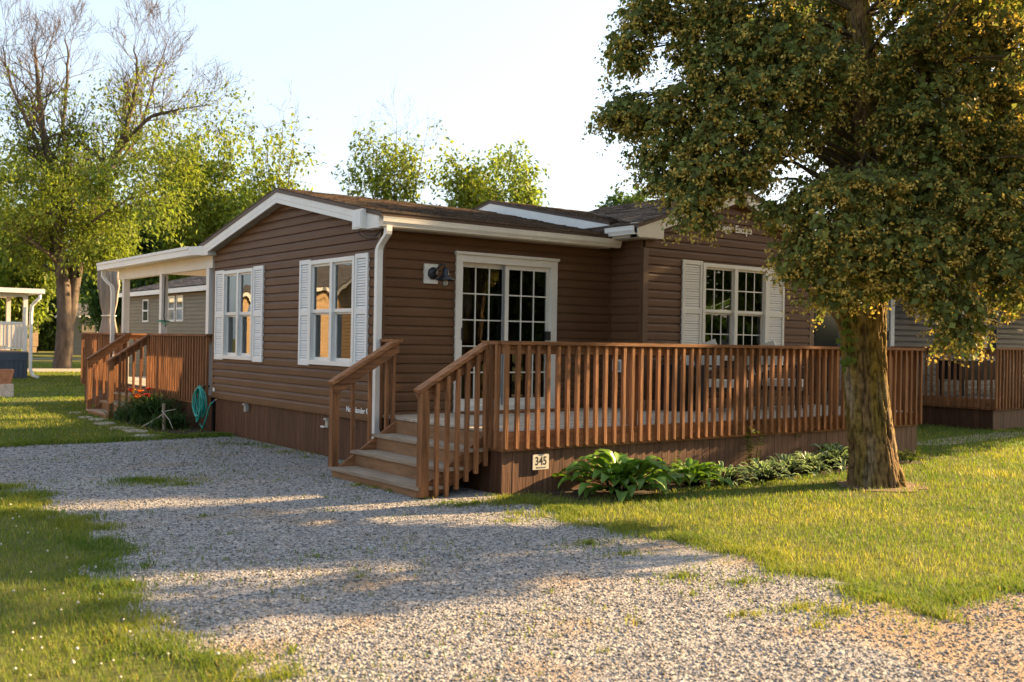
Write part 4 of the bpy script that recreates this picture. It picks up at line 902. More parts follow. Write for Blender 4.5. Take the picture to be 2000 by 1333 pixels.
# distant wood as one mass behind the far houses
n = 16000; xx = rng.uniform(-40, 150, n); P = np.stack([xx, 150-xx*.35+rng.normal(size=n)*5, np.zeros(n)], 1); hgt = 9+2.5*np.sin(xx*.16)+1.6*np.sin(xx*.43+1); P[:, 2] = hgt*np.sqrt(rng.random(n))
V, Fc = leaf_mesh(P, unit(rand_unit(n)+np.array([0, 0, -.3])), unit(rand_unit(n)+np.array([-.5, -.8, .3])), 1.1+rng.random(n)*.9, 1.+rng.random(n)*.6); tag(pydata('woodland', V, Fc, LEAFD, None, np.repeat(tint(P, .5, 1.4, .3, .3), 4, 0)), 'far belt of green woodland behind the houses', 'woodland', kind='stuff')

# ------------------------------------------------------------------ other houses
def simple_house(name, label, x0, y0, x1, y1, ze, slope, ridge, wallm, roofm, group=None, cat='house', skirt=.5, wins=(), trimm=WHITE, oh=.25):
    c = ((x0+x1)/2, (y0+y1)/2, 0); t_ = thing(name, label, cat, c, group)
    for (f, L) in ((Fr((x0, y0, 0), (1, 0, 0), (0, -1, 0)), x1-x0), (Fr((x0, y0, 0), (0, 1, 0), (-1, 0, 0)), y1-y0), (Fr((x1, y0, 0), (0, 1, 0), (1, 0, 0)), y1-y0), (Fr((x0, y1, 0), (1, 0, 0), (0, 1, 0)), x1-x0)):
        q = MB(); q.box(f, 0, L, -.1, 0, 0, ze); wl_ = q.build('wall', wallm, t_)
        g_is = (ridge == 'x') == (abs(f.W.x) > .5); top = ze+slope*L/2 if g_is else ze
        if g_is: q = MB(); q.add([f.p(0, -.002, ze), f.p(L, -.002, ze), f.p(L/2, -.002, top)], [(0, 1, 2)]); q.build('gable', wallm, wl_)
        lim = (lambda z, L=L, ze=ze: (0., L) if z <= ze else (L/2-max(.01, (ze+slope*L/2-z)/slope), L/2+max(.01, (ze+slope*L/2-z)/slope)))
        siding(wl_, f, lim, skirt, top-.02, [], wallm, .125)
        for (wf_, u0, u1, z0, z1) in wins:
            if (f.W-Vector(wf_)).length > .1: continue
            q = MB(); tt = .06
            for a in ((u0, u0+tt, z0, z1), (u1-tt, u1, z0, z1), (u0+tt, u1-tt, z0, z0+tt), (u0+tt, u1-tt, z1-tt, z1), (u0+tt, u1-tt, (z0+z1)/2-.03, (z0+z1)/2+.03)): q.box(f, a[0], a[1], .0, .05, a[2], a[3])
            wn = q.build('window', trimm, t_)
            for za, zb in ((z0+tt, (z0+z1)/2-.03), ((z0+z1)/2+.03, z1-tt)): q = MB(); q.box(f, u0+tt, u1-tt, .0, .038, za, zb); q.build('pane', mat('far_pane', (.06, .065, .06), .05, .2, 3, spec=.9), wn)
    rz = ze+.1
    if ridge == 'x':
        yc = (y0+y1)/2; h = (y1-y0)/2+oh; zr = rz+slope*h; pl = [((x0-oh, y0-oh, rz), (1, 0, 0), (0, 1, slope), x1-x0+2*oh), ((x0-oh, y1+oh, rz), (1, 0, 0), (0, -1, slope), x1-x0+2*oh)]
    else:
        h = (x1-x0)/2+oh; pl = [((x0-oh, y0-oh, rz), (0, 1, 0), (1, 0, slope), y1-y0+2*oh), ((x1+oh, y0-oh, rz), (0, 1, 0), (-1, 0, slope), y1-y0+2*oh)]
    q = MB(); run = h*math.hypot(1, slope)
    for O_, A, U_, L in pl:
        O_, A, U_ = Vector(O_), Vector(A), Vector(U_).normalized(); nrm = Vector((0, 0, .06)); P = [O_, O_+A*L, O_+A*L+U_*run, O_+U_*run]; q.add([p_ for p_ in P]+[p_-nrm for p_ in P], [(0, 1, 2, 3), (7, 6, 5, 4), (0, 4, 5, 1), (1, 5, 6, 2), (2, 6, 7, 3), (3, 7, 4, 0)])
    rf = q.build('roof', UNDER, t_)
    for O_, A, U_, L in pl: shingles(rf, Vector(O_)+Vector((0, 0, .006)), A, U_, L, run, roofm, ex=.2)
    for O_, A, U_, L in pl:
        q = MB(); O_, A = Vector(O_), Vector(A); U_ = Vector(U_); out = -Vector((U_.x, U_.y, 0)); a = O_-Vector((0, 0, .16)); f = Fr(a, A, out); q.box(f, .0, L, .002, .03, -.02, .13); q.build('fascia', trimm, t_)
    # rake boards on the gable ends
    for k, e in enumerate(((x0-oh, x1+oh) if ridge == 'x' else (y0-oh, y1+oh))):
        for O_, A, U_, L in pl:
            q = MB(); a = Vector(O_)+Vector(A)*(L if k else 0)-Vector((0, 0, .12)); q.beam(a, a+Vector(U_).normalized()*run, .03, .15); q.build('rake_board', trimm, t_)
    return t_
OLIVE = mat('olive_siding', (.20, .17, .115), .55, .06, 2); GREYS = mat('slate_siding', (.115, .105, .098), .5, .06, 2, objvar=.04); TANS = mat('tan_siding', (.52, .36, .21), .6, .06, 2); TAUPE = mat('taupe_siding', (.26, .22, .17), .6, .06, 2)
# olive house behind the side deck
simple_house('olive_house', 'olive sided house with grey roof seen under the porch cover', 5.0, 15, 10.6, 28.3, 3.05, .26, 'y', OLIVE, SHINGLEG, wins=[((-1, 0, 0), 10.1, 10.75, 2.05, 2.85), ((-1, 0, 0), 7.35, 8.0, 2.05, 2.90), ((-1, 0, 0), 6.55, 7.2, 2.05, 2.90)])
A = at(146, 655, 78); simple_house('taupe_house', 'taupe house with low grey roof beside the forked trunk in the distance', A.x, A.y-2, A.x+9, A.y+5, 2.9, .25, 'x', TAUPE, SHINGLEG, wins=[((0, -1, 0), 1.1, 1.6, 1.4, 2.5), ((0, -1, 0), 2.2, 2.7, 1.4, 2.5)])
A = at(-30, 655, 82); simple_house('tan_house', 'small tan house behind the white porch posts', A.x, A.y, A.x+4, A.y+5, 2.9, .25, 'x', TANS, SHINGLEG)
# brown deck in front of it with a grey gazebo
A = onz(10, 683); gz = thing('gazebo', 'grey roofed gazebo on dark posts behind the white porch', 'gazebo', (A.x, A.y, 0))
gx, gy = A.x+1.5, A.y
q = MB(); q.add([(gx-2, gy-2, 2.7), (gx+2, gy-2, 2.7), (gx+2, gy+2, 2.7), (gx-2, gy+2, 2.7), (gx, gy, 3.6)], [(0, 1, 4), (1, 2, 4), (2, 3, 4), (3, 0, 4)]); q.build('canopy', mat('grey_canopy', (.2, .19, .18), .8, .1, 3), gz)
for sx in (-1.9, 1.9):
    for sy in (-1.9, 1.9): boxpart('post', BLACK, gz, gx+sx-.06, gx+sx+.06, gy+sy-.06, gy+sy+.06, 0, 2.7)
fd = thing('slatted_deck', 'orange brown slatted deck rail in the distance behind the white porch', 'deck', (gx, gy-3, 0))
q = MB(); q.b(gx-3, gx+2.6, gy-3.05, gy-2.95, 1.4, 1.5); q.b(gx-3, gx+2.6, gy-3, gy+1, .4, .55); q.build('frame', RAILX, fd); bm_ = baluster_mesh(1.0, .06)
for k in range(34): piece('baluster', bm_, fd, (gx-3+5.6*k/33, gy-3.06, .4))
A = onz(160, 690); fd = thing('low_deck', 'low orange brown deck beside the taupe house in the distance', 'deck', (A.x+1, A.y, 0)); q = MB(); q.b(A.x, A.x+4, A.y-.1, A.y, .0, .1); q.b(A.x, A.x+4, A.y, A.y+.1, .75, .85); q.build('rails', RAILX, fd); bm_ = baluster_mesh(.8, .09)
for k in range(22): piece('baluster', bm_, fd, (A.x+4*k/21, A.y-.06, .05))
# white porch at the left edge
wp = thing('white_porch', 'white porch with flat roof, railing and slate blue skirt at the left edge', 'porch', (.2, 31, 0))
SLATE = mat('slate_blue', (.062, .078, .105), .55, .08, 3); xr, yf = 1.62, 27.6
boxpart('base', SLATE, wp, xr-4, xr-.03, yf+.05, yf+6, 0, .62); boxpart('rim_board', SLATE, wp, xr-4, xr, yf, yf+6.02, .62, .92)
q = MB(); q.b(0, .14, 0, .03, 0, .62); sm_ = q.mesh('skirt_board', SLATE)
x = xr-3.9
while x < xr-.15: piece('skirt_board', sm_, wp, (x, yf+.018, 0)); x += .15
boxpart('floor', TREADY, wp, xr-4, xr-.01, yf+.01, yf+6, .92, .95)
boxpart('roof_panel', WHITE, wp, xr-4.5, xr+.45, yf-.3, yf+6.3, 2.98, 3.14)
for x, y in ((xr-.1, yf+.1), (xr-1.3, yf+.1), (xr-2.5, yf+.1), (xr-.1, yf+3), (xr-.1, yf+5.9)): boxpart('post', WHITE, wp, x-.07, x+.07, y-.07, y+.07, .951, 2.979)
boxpart('beam', WHITE, wp, xr-4, xr-.02, yf+.04, yf+.16, 2.85, 2.978)
q = MB(); q.b(xr-4, xr-.17, yf+.07, yf+.13, 1.9, 1.98); q.b(xr-4, xr-.17, yf+.07, yf+.13, 1.03, 1.09); q.b(xr-.13, xr-.07, yf+.17, yf+5.8, 1.9, 1.98); q.build('railing', WHITE, wp); bm_ = baluster_mesh(.81, .04, WHITE)
for k in range(30): piece('baluster', bm_, wp, (xr-.28-3.6*k/29, yf+.1, 1.09))
for k in range(36): piece('baluster', bm_, wp, (xr-.1, yf+.3+5.4*k/35, 1.09))
q = MB(); q.tube([(xr+.3, yf-.2, 2.98), (xr+.3, yf-.2, 2.82), (xr+.2, yf-.15, 2.72), (xr+.08, yf-.06, 2.55), (xr+.06, yf-.06, 2.3), (xr+.06, yf-.06, .35), (xr+.12, yf-.1, .12), (xr+.3, yf-.2, .02)], .06, 8); q.build('downspout', WHITE, wp, smooth=True)
# clay pot on a white block at the left edge
A = onz(6, 775); pt = thing('clay_pot', 'square clay pot on a pale stone block at the left edge of the lawn', 'pot', (A.x, A.y, 0))
q = MB(); q.b(A.x-.25, A.x+.2, A.y-.2, A.y+.2, 0, .32); q.build('stone_block', mat('pale_stone', (.6, .52, .45), .8, .2, 8, bump=.4), pt)
q = MB(); q.add([(A.x+sx*r_, A.y+sy*r_, z) for r_, z in ((.15, .32), (.21, .68), (.17, .68), (.14, .5)) for sx, sy in ((-1, -1), (1, -1), (1, 1), (-1, 1))], [(j*4+k, j*4+(k+1) % 4, j*4+4+(k+1) % 4, j*4+4+k) for j in range(3) for k in range(4)]+[(12, 13, 14, 15)]); q.build('pot', mat('terracotta', (.42, .2, .12), .8, .15, 8), pt)
# right neighbour
NB = simple_house('grey_neighbour_house', 'slate grey neighbour house with navy shutters right of the linden', 10.3, 1.6, 22, 8.2, 3.12, .22, 'x', GREYS, SHINGLEG)
FN = Fr((0, 1.6, 0), (1, 0, 0), (0, -1, 0)); NAVY = mat('navy_shutter', (.022, .032, .052), .5, .08, 4)
q = MB()
for a in ((16.18, 16.27, 1.38, 2.86), (17.22, 17.31, 1.38, 2.86), (16.27, 17.22, 1.38, 1.46), (16.27, 17.22, 2.78, 2.86), (16.27, 17.22, 2.09, 2.15)): q.box(FN, a[0], a[1], .0, .06, a[2], a[3])
wn = q.build('window', WHITE, NB); q = MB(); q.box(FN, 16.27, 17.22, .0, .034, 1.46, 2.09); q.box(FN, 16.27, 17.22, .0, .04, 2.15, 2.78); q.build('blind', mat('pink_blind', (.40, .27, .24), .6, .12, 2, (1, 1, 40)), wn)
shutter(NB, FN, 15.72, 16.16, 1.38, 2.86, NAVY); shutter(NB, FN, 17.33, 17.80, 1.38, 2.86, NAVY)
q = MB()
for a in ((11.62, 11.75, .7, 2.9), (13.32, 13.46, .7, 2.9), (11.75, 13.32, 2.78, 2.9)): q.box(FN, a[0], a[1], .0, .06, a[2], a[3])
dn = q.build('patio_door', WHITE, NB); q = MB(); q.box(FN, 11.75, 13.32, .0, .035, .7, 2.78); q.build('pane', mat('grey_door_glass', (.10, .10, .105), .2, .15, 2, (30, 1, 1), spec=.6), dn); boxpart('handle', BLACK, dn, 13.25, 13.31, .035, .06, 1.75, 1.95, f=FN)
q = MB(); q.box(FN, 10.75, 11.5, .0, .035, .7, 2.7); q.build('side_window', mat('black_glass', (.02, .02, .022), .1, .1, 2, spec=.6), NB)
nl = thing('neighbour_lantern', 'clear glass wall lantern on the grey neighbour house', 'lantern', (14.1, 1.5, 2.2)); boxpart('mounting_block', WHITE, nl, 14.12, 14.32, .02, .06, 2.42, 2.68, f=FN); q = MB(); q.lathe((14.08, 1.40, 2.15), [(.0, 0), (.03, .02), (.05, .06), (.10, .28), (.11, .34), (.05, .42), (0, .46)], 8); q.build('lamp_glass', mat('lamp_glass', (.5, .5, .48), .15, .1, 6, spec=.6), nl); q = MB(); q.tube([(14.2, 1.54, 2.55), (14.14, 1.48, 2.64), (14.08, 1.40, 2.61)], .012, 6); q.build('arm', BLACK, nl)
nd = thing('neighbour_deck', 'brown slatted deck of the grey neighbour house at the right edge', 'deck', (16, .4, 0))
boxpart('floor', TREADY, nd, 13.4, 21, -.70, 1.55, .55, .60); boxpart('rim_board', RAILX, nd, 13.35, 21, -.74, -.705, .40, .62); boxpart('rim_board', RAILY, nd, 13.35, 13.385, -.70, 1.5, .40, .62)
FND = Fr((0, -.74, 0), (1, 0, 0), (0, -1, 0)); FNL = Fr((13.35, 0, 0), (0, 1, 0), (-1, 0, 0)); railing(nd, FND, 13.33, 21, .42, 1.63, RAILX, 62); railing(nd, FNL, -.70, 1.5, .42, 1.628, RAILY, 18)
sk = MB(); sk.b(13.45, 21, -.66, -.65, 0, .45); sk.b(13.45, 13.46, -.65, 1.5, 0, .45); sk = sk.build('skirt', DARK, nd); x = 13.37
while x < 20.9: piece('skirt_board', sbm, sk, (x, -.70, -.06)); x += .1365
y = -.69
while y < 1.4: piece('skirt_board', sbm2, sk, (13.385, y, -.06)); y += .1365
gr = thing('neighbour_grill', 'black grill and folded chairs behind the neighbour deck rail', 'grill', (14.4, .3, .6)); q = MB(); q.b(13.9, 15.6, .25, .8, .95, 1.35); q.build('body', BLACK, gr); q = MB(); q.b(13.85, 15.7, .2, .85, 1.35, 1.40); q.build('shelf', mat('steel', (.4, .4, .42), .35, .1, 6, metal=.6), gr); q = MB(); q.tube([(14.2, .3, 1.35), (14.2, .3, 1.86)], .02, 6); q.build('chimney', BLACK, gr)
for x in (14.0, 15.5):
    for y in (.3, .75): boxpart('leg', BLACK, gr, x-.03, x+.03, y-.03, y+.03, .6, .95)
# houses and trees across the lane behind the camera, mirrored in the windows
simple_house('tan_gable_house', 'tan gabled house across the lane, mirrored in the left windows', -17, 21.5, -10.5, 30, 3.2, .42, 'y', TANS, SHINGLEG, skirt=.2)
simple_house('cream_gable_house', 'second tan gabled house across the lane nearer the camera', -18, 8.5, -11.5, 16.5, 3.2, .42, 'y', TANS, SHINGLEG, skirt=.2)
def back_tree(x, y, h, label, r_=3.4):
    t_ = thing('lane_tree', label, 'tree', (x, y, 0), 'trees across the lane'); q = MB(); q.tube([(x, y, 0), (x+.1, y, h*.4), (x, y+.1, h*.85)], [.25, .18, .04], 10); q.build('trunk', BARKG, t_); n = 9000; d = rand_unit(n)*(rng.random(n)**.4)[:, None]
    P = np.stack([x+d[:, 0]*r_, y+d[:, 1]*r_, h*.62+d[:, 2]*h*.36], 1); keep = np.sin(P[:, 0]*2.1)*np.sin(P[:, 1]*2.3+1)*np.sin(P[:, 2]*2.2) > -.32; P = P[keep]; n = len(P)
    V, Fc = leaf_mesh(P, unit(rand_unit(n)+np.array([0, 0, -.5])), unit(rand_unit(n)+np.array([0, 0, .8])), .3+.2*rng.random(n), .22+.16*rng.random(n)); pydata('crown', V, Fc, LEAFB, t_, np.repeat(tint(P, .5, 1.2, .2), 4, 0))['kind'] = 'stuff'
for x, y, h, lb in ((4, -27, 11, 'broad tree across the lane south of the driveway'), (-6, -25, 10, 'tree across the lane south west of the camera'), (12, -30, 12, 'high tree at the back of the lane houses'), (19, -26, 12, 'high tree between the lane trees'), (27, -29, 12, 'high tree near the lane house'), (-1, -31, 12, 'high tree furthest south of the camera'), (16, -19, 8, 'tree across the lane straight behind the lawn'), (23, -24, 10, 'taller tree across the lane to the east'), (9, -24, 9, 'tree across the lane behind the camera'), (14, -24, 11, 'leafy tree between the lane trees opposite the deck'), (31, -20, 9, 'tree across the lane at the far east end'), (-14, 2, 8, 'tree west of the driveway'), (-16, 19, 9, 'tree beside the tan houses')): back_tree(x, y, h, lb)
for x, y, h, r_, lb in ((17.6, -2.3, 10.5, 3.1, 'added unseen shade tree in front of the neighbour deck beyond the right edge'), (25, -1.2, 10.5, 3.6, 'added unseen shade tree further east beyond the right edge')): back_tree(x, y, h, lb, r_)  # unseen trees added to keep the low sun off the front walls
n = 9000; xx = rng.uniform(-45, 95, n); P = np.stack([xx, -44+rng.normal(size=n)*1.5, np.zeros(n)], 1); P[:, 2] = (4.2+.8*np.sin(xx*.3)+.5*np.sin(xx*.9))*np.sqrt(rng.random(n))  # unseen hedge added to block bright sky in the window reflections
V, Fc = leaf_mesh(P, unit(rand_unit(n)+np.array([0, 0, -.3])), unit(rand_unit(n)+np.array([0, .8, .3])), .7+rng.random(n)*.5, .6+rng.random(n)*.4); tag(pydata('hedge', V, Fc, LEAFD, None, np.repeat(tint(P, .5, 1.3, .3, .3), 4, 0)), 'added unseen hedge behind the lane on the camera side, dimming the window reflections', 'hedge', kind='stuff')
#PART5
# ------------------------------------------------------------------ ground
def nz2(x, y, s, o=0.): return mnoise.noise(Vector((x*s+o, y*s-o*.7, o*1.3)))
def xl(y): return (-4.12+.05*(y+2) if y < .6 else -4.0-max(0, y-.6)*4.0)+.30*nz2(3.1, y, 1.1, 5)+.16*nz2(1, y, 4, 2)
def xr_(y):
    b_ = .02 if y > -2.55 else (-.20-.02*(-2.55-y) if y > -6.6 else -.28-.4*(-6.6-y))
    return b_+((.34*nz2(9, y, 1.0, 7)+.17*nz2(4, y, 3.6, 3)) if y < -2.6 else 0)
def ytop(x): return 4.62+.12*nz2(x, 1, 1.3, 9)+.06*nz2(x, 5, 5, 4)
def ylane(x): return -7.62-.10*max(0, x)+.26*nz2(x, 2, 1.1, 1)+.14*nz2(x, 7, 4, 6)
def is_gravel(x, y):
    if y > ytop(x): return False
    if x > 0 and y > -2.6: return False
    if x > xr_(y): return y < ylane(x)
    if x < xl(y) and y < .6+.1: return False
    return x > xl(y) if y < 3 else True
LAWN = mat('lawn_soil', (.125, .12, .04), .95, .3, 2.2, bump=.5, bscale=30, spec=.05, col2=(.08, .095, .03))
q = MB(); g = [-420, -120, -40, -15, 0, 15, 40, 90, 200, 600]; V = [(x, y, 0) for y in g for x in g]; k = len(g)
q.add(V, [(j*k+i, j*k+i+1, (j+1)*k+i+1, (j+1)*k+i) for j in range(k-1) for i in range(k-1)]); struct('ground', q, LAWN)
def gravel_mat():
    m = bpy.data.materials.new('crushed_gravel'); m.use_nodes = True; t = m.node_tree; N = t.nodes; L = t.links; b_ = N['Principled BSDF']; b_.inputs['Roughness'].default_value = .95; b_.inputs['Specular IOR Level'].default_value = .1
    ge = N.new('ShaderNodeNewGeometry'); v1 = N.new('ShaderNodeTexVoronoi'); v1.inputs['Scale'].default_value = 62; L.new(ge.outputs['Position'], v1.inputs['Vector'])
    cr = N.new('ShaderNodeValToRGB'); e = cr.color_ramp.elements; e[0].position = 0; e[0].color = (.10, .10, .105, 1); e[1].position = 1; e[1].color = (.50, .46, .42, 1)
    for p_, c in ((.25, (.20, .195, .20, 1)), (.5, (.29, .28, .275, 1)), (.75, (.36, .325, .29, 1))): el = e.new(p_); el.color = c
    sp = N.new('ShaderNodeSeparateColor'); L.new(v1.outputs['Color'], sp.inputs[0]); L.new(sp.outputs[0], cr.inputs[0])
    n1 = N.new('ShaderNodeTexNoise'); n1.inputs['Scale'].default_value = 1.1; n1.inputs['Detail'].default_value = 8; L.new(ge.outputs['Position'], n1.inputs['Vector'])
    sx = N.new('ShaderNodeSeparateXYZ'); L.new(ge.outputs['Position'], sx.inputs[0])
    # bare dirt near the lane and the lawn edge
    a1 = N.new('ShaderNodeMapRange'); a1.inputs[1].default_value = -6.6; a1.inputs[2].default_value = -8.1; a1.inputs[3].default_value = 0; a1.inputs[4].default_value = .30; L.new(sx.outputs[1], a1.inputs[0])
    a2 = N.new('ShaderNodeMapRange'); a2.inputs[1].default_value = -2.2; a2.inputs[2].default_value = -.2; L.new(sx.outputs[0], a2.inputs[0])
    mu = N.new('ShaderNodeMath'); mu.operation = 'MULTIPLY'; L.new(a1.outputs[0], mu.inputs[0]); L.new(a2.outputs[0], mu.inputs[1])
    ad = N.new('ShaderNodeMath'); ad.operation = 'ADD'; L.new(n1.outputs[0], ad.inputs[0]); L.new(mu.outputs[0], ad.inputs[1])
    rm = N.new('ShaderNodeMapRange'); rm.inputs[1].default_value = .56; rm.inputs[2].default_value = .74; rm.inputs[4].default_value = .85; L.new(ad.outputs[0], rm.inputs[0])
    mx = N.new('ShaderNodeMix'); mx.data_type = 'RGBA'; L.new(rm.outputs[0], mx.inputs[0]); L.new(cr.outputs[0], mx.inputs[6]); mx.inputs[7].default_value = (.33, .225, .135, 1); L.new(mx.outputs[2], b_.inputs['Base Color'])
    bp = N.new('ShaderNodeBump'); bp.inputs['Strength'].default_value = 1.0; bp.inputs['Distance'].default_value = .012; bp.invert = True; L.new(v1.outputs['Distance'], bp.inputs['Height']); L.new(bp.outputs[0], b_.inputs['Normal']); return m
GRAV = gravel_mat()
ys = np.arange(-7.6, 4.6, .09); out = [(xr_(y)+.10+.12*nz2(2, y, 9, 3), y) for y in ys if -7.45 < y < -2.75]+[(.04, -2.7), (.04, -.3), (.06, 4.3)]
x = .06
while x > -12: out.append((x, ytop(x)+.10)); x -= .12
out += [(-12, .7)]+[(xl(y)-.10+.12*nz2(6, y, 9, 8), y) for y in np.arange(.69, -12, -.09)]+[(-5, -12.1)]
x = 9.
lane = [(-5, -12.1), (60, -18), (60, -13.8)]
x = 14.
while x > -.35: lane.append((x, ylane(x)+.08+.12*nz2(x, 3, 9, 5))); x -= .12
poly = [Vector((p_[0], p_[1], 0)) for p_ in out]+[Vector((p_[0], p_[1], 0)) for p_ in lane[1:]]
from mathutils.geometry import tessellate_polygon
tri = tessellate_polygon([poly]); me = bpy.data.meshes.new('gravel_driveway'); me.from_pydata([(p_.x, p_.y, .004) for p_ in poly], [], [tuple(t) for t in tri]); me.materials.append(GRAV)
bm_ = bmesh.new(); bm_.from_mesh(me); bmesh.ops.recalc_face_normals(bm_, faces=bm_.faces)
if sum(f.normal.z for f in bm_.faces) < 0: bmesh.ops.reverse_faces(bm_, faces=bm_.faces)
bm_.to_mesh(me); bm_.free(); struct('gravel_driveway', me)
q = MB(); q.quad((-30, 39.5, .005), (34, 29.5, .005), (35, 34.0, .005), (-30, 44, .005)); struct('gravel_lane', q, mat('pale_gravel', (.36, .29, .22), .95, .2, 3))
q = MB(); q.quad((8.8, -1.35, .005), (13.1, -.95, .005), (14, -1.5, .005), (9.6, -1.9, .005)); q.quad((5.6, 56, .005), (40, 52, .005), (40, 54.5, .005), (5.6, 59, .005)); struct('bare_patch', q, mat('pale_gravel2', (.30, .24, .18), .95, .25, 3))
# planting bed soil under the hostas
q = MB(); n = 50; bed = [(.5+6.4*k/n, -3.25+.14*nz2(k*.3, 1, 1, 2), .006) for k in range(n+1)]+[(6.9, -2.56, .006), (.5, -2.56, .006)]; q.add(bed, [tuple(range(len(bed)))]); struct('planting_bed', q, mat('bed_soil', (.06, .04, .025), .95, .35, 9, bump=.8, bscale=40))
q = MB(); c_ = onz(1712, 960); n = 22; q.add([(4.26+(.55+.16*nz2(k, 3, .9))*math.cos(2*math.pi*k/n), -4.15+(.5+.16*nz2(k, 8, .9))*math.sin(2*math.pi*k/n), .0065) for k in range(n)], [tuple(range(n))]); struct('tree_base_soil', q, mat('dry_soil', (.20, .13, .08), .95, .3, 9, bump=.8, bscale=40))
q = MB(); bed = [(-.03, 4.9, .006), (-.55, 5.3, .006), (-.85, 6.2, .006), (-.8, 7.4, .006), (-.7, 8.8, .006), (-.03, 8.8, .006)]; q.add(bed, [tuple(range(6))]); struct('flower_bed', q, MATS['bed_soil'])

# ------------------------------------------------------------------ grass blades, stones, clover
def polar(n, r0, r1, pw, half):
    """points round the camera, density falling with distance"""
    u_ = rng.random(n); e = 2-pw
    r_ = (r0**e+u_*(r1**e-r0**e))**(1/e); th = YAW+rng.uniform(-half, half, n); return np.stack([CAM.x+r_*np.cos(th), CAM.y+r_*np.sin(th)], 1), r_
HALF = R(34)
def blades(n, r0, r1, pw):
    P, r_ = polar(n, r0, r1, pw, HALF); x, y = P[:, 0], P[:, 1]; keep = np.ones(n, bool)
    keep &= ~((x > -.03) & (x < 7.65) & (y > -2.56) & (y < 5.6)); keep &= ~((x > -.02) & (x < 3.7) & (y > 5.5) & (y < 13.8)); keep &= ~((x > 13.4) & (y > -.7) & (y < 8.3)); keep &= ~((x > -.85) & (x < 0) & (y > -2.4) & (y < -.35)); keep &= ~((x > 10.3) & (y > 1.6) & (y < 8.3))
    keep &= ~((x > -.8) & (x < 0) & (y > 8.87) & (y < 10.33)); keep &= ~((x > -2.5) & (x < 1.65) & (y > 27.5) & (y < 34))
    keep &= ~((y > 39.5-.156*(x+30)-.3) & (y < 44-.156*(x+30)))
    idx = np.nonzero(keep)[0]; k2 = []
    for i in idx:
        xx, yy = x[i], y[i]; near = yy < 5.2 and xx < 15
        if near and yy < 4.9 and (xx < .3 or yy < -2.4):
            j = .17*rnd.gauss(0, 1)*(1 if rnd.random() < .7 else 1.8)
            if is_gravel(xx+j, yy+j*.6):
                continue
        if .5 < xx < 6.9 and -3.2+.12*nz2(xx, 1, 1) < yy < -2.5 and rnd.random() < .93: continue
        if (xx-4.26)**2+(yy+4.15)**2 < (.42+.15*nz2(xx, yy, 3))**2: continue
        if -.8 < xx < 0 and 5 < yy < 8.8 and rnd.random() < .85: continue
        if nz2(xx, yy, .55, 3) > .34 and rnd.random() < .55: continue     # thin spots
        k2.append(i)
    return P[k2], r_[k2]
def blade_mesh(P, r_, hmul=1., near_w=.0036):
    n = len(P); g = np.maximum(1, r_/6.5)**.85; clump = np.array([nz2(a, b, 1.1, 8) for a, b in P]); c2 = np.array([nz2(a, b, 4.3, 1) for a, b in P]); h = (.020+.022*rng.random(n)+.020*np.clip(c2+.1, 0, 1))*np.minimum(g, 2.0)**.5*hmul; w_ = near_w*g*(.7+.7*rng.random(n))
    a = rng.random(n)*2*np.pi; d = np.stack([np.cos(a), np.sin(a), np.zeros(n)], 1); s = np.stack([-np.sin(a), np.cos(a), np.zeros(n)], 1)*w_[:, None]*.5; lean = (.25+.65*rng.random(n))[:, None]; hh = h[:, None]
    b = np.stack([P[:, 0], P[:, 1], np.zeros(n)], 1); Z = np.array([0, 0, 1.])
    m_ = b+d*hh*lean*.35+Z*hh*.6; t = b+d*hh*lean+Z*hh
    V = np.stack([b-s, b+s, m_-s*.8, m_+s*.8, t], 1).reshape(-1, 3); i = np.arange(n)*5
    F_ = np.concatenate([np.stack([i, i+1, i+3], 1), np.stack([i, i+3, i+2], 1), np.stack([i+2, i+3, i+4], 1)])
    v = .65+.6*rng.random(n)+.25*clump; dry = (rng.random(n) < .09+.20*np.clip(clump, 0, 1)+.10*np.clip(c2, 0, 1)); col = np.stack([v*(.95+.25*clump), v, v*.9], 1); col[dry] = np.stack([1.9*v, 1.35*v, 1.9*v], 1)[dry]
    return V, F_, np.repeat(col, 5, 0)
GRASS = leafmat('grass_blade', (.18, .215, .038), (.13, .18, .034), .42, .6)
P, r_ = blades(600000, 4.0, 60, 1.62); V, F_, col = blade_mesh(P, r_); o = pydata('lawn_grass', V, F_, GRASS, None, col); tag(o, 'mown green lawn grass on both sides of the gravel driveway', 'grass', kind='stuff')
# taller unmown fringe along the gravel edges
E_ = []
ye = rng.uniform(-7.3, -2.75, 15000); E_.append(np.stack([np.array([xr_(v_) for v_ in ye])+.02+rng.normal(size=len(ye))*.10+.05, ye], 1))
ye = rng.uniform(-6.6, .6, 14000); E_.append(np.stack([np.array([xl(v_) for v_ in ye])-.05+rng.normal(size=len(ye))*.10, ye], 1))
xe = rng.uniform(-.6, 2.6, 11000); E_.append(np.stack([xe, np.array([ylane(v_) for v_ in xe])+.05+rng.normal(size=len(xe))*.10], 1))
xe = rng.uniform(-4.5, 0, 7000); E_.append(np.stack([xe, np.array([ytop(v_) for v_ in xe])+.08+rng.normal(size=len(xe))*.10], 1))
E_ = np.concatenate(E_); E_ = E_[np.array([nz2(a, b, 2.6, 4)+.35*rnd.random() > -.12 for a, b in E_])]
V, F_, col = blade_mesh(E_, np.linalg.norm(E_-np.array([CAM.x, CAM.y]), axis=1), 1.25, .0042); o = pydata('edge_grass', V, F_, GRASS, None, col*.95); tag(o, 'ragged taller grass fringe along the gravel edges', 'grass', kind='stuff')
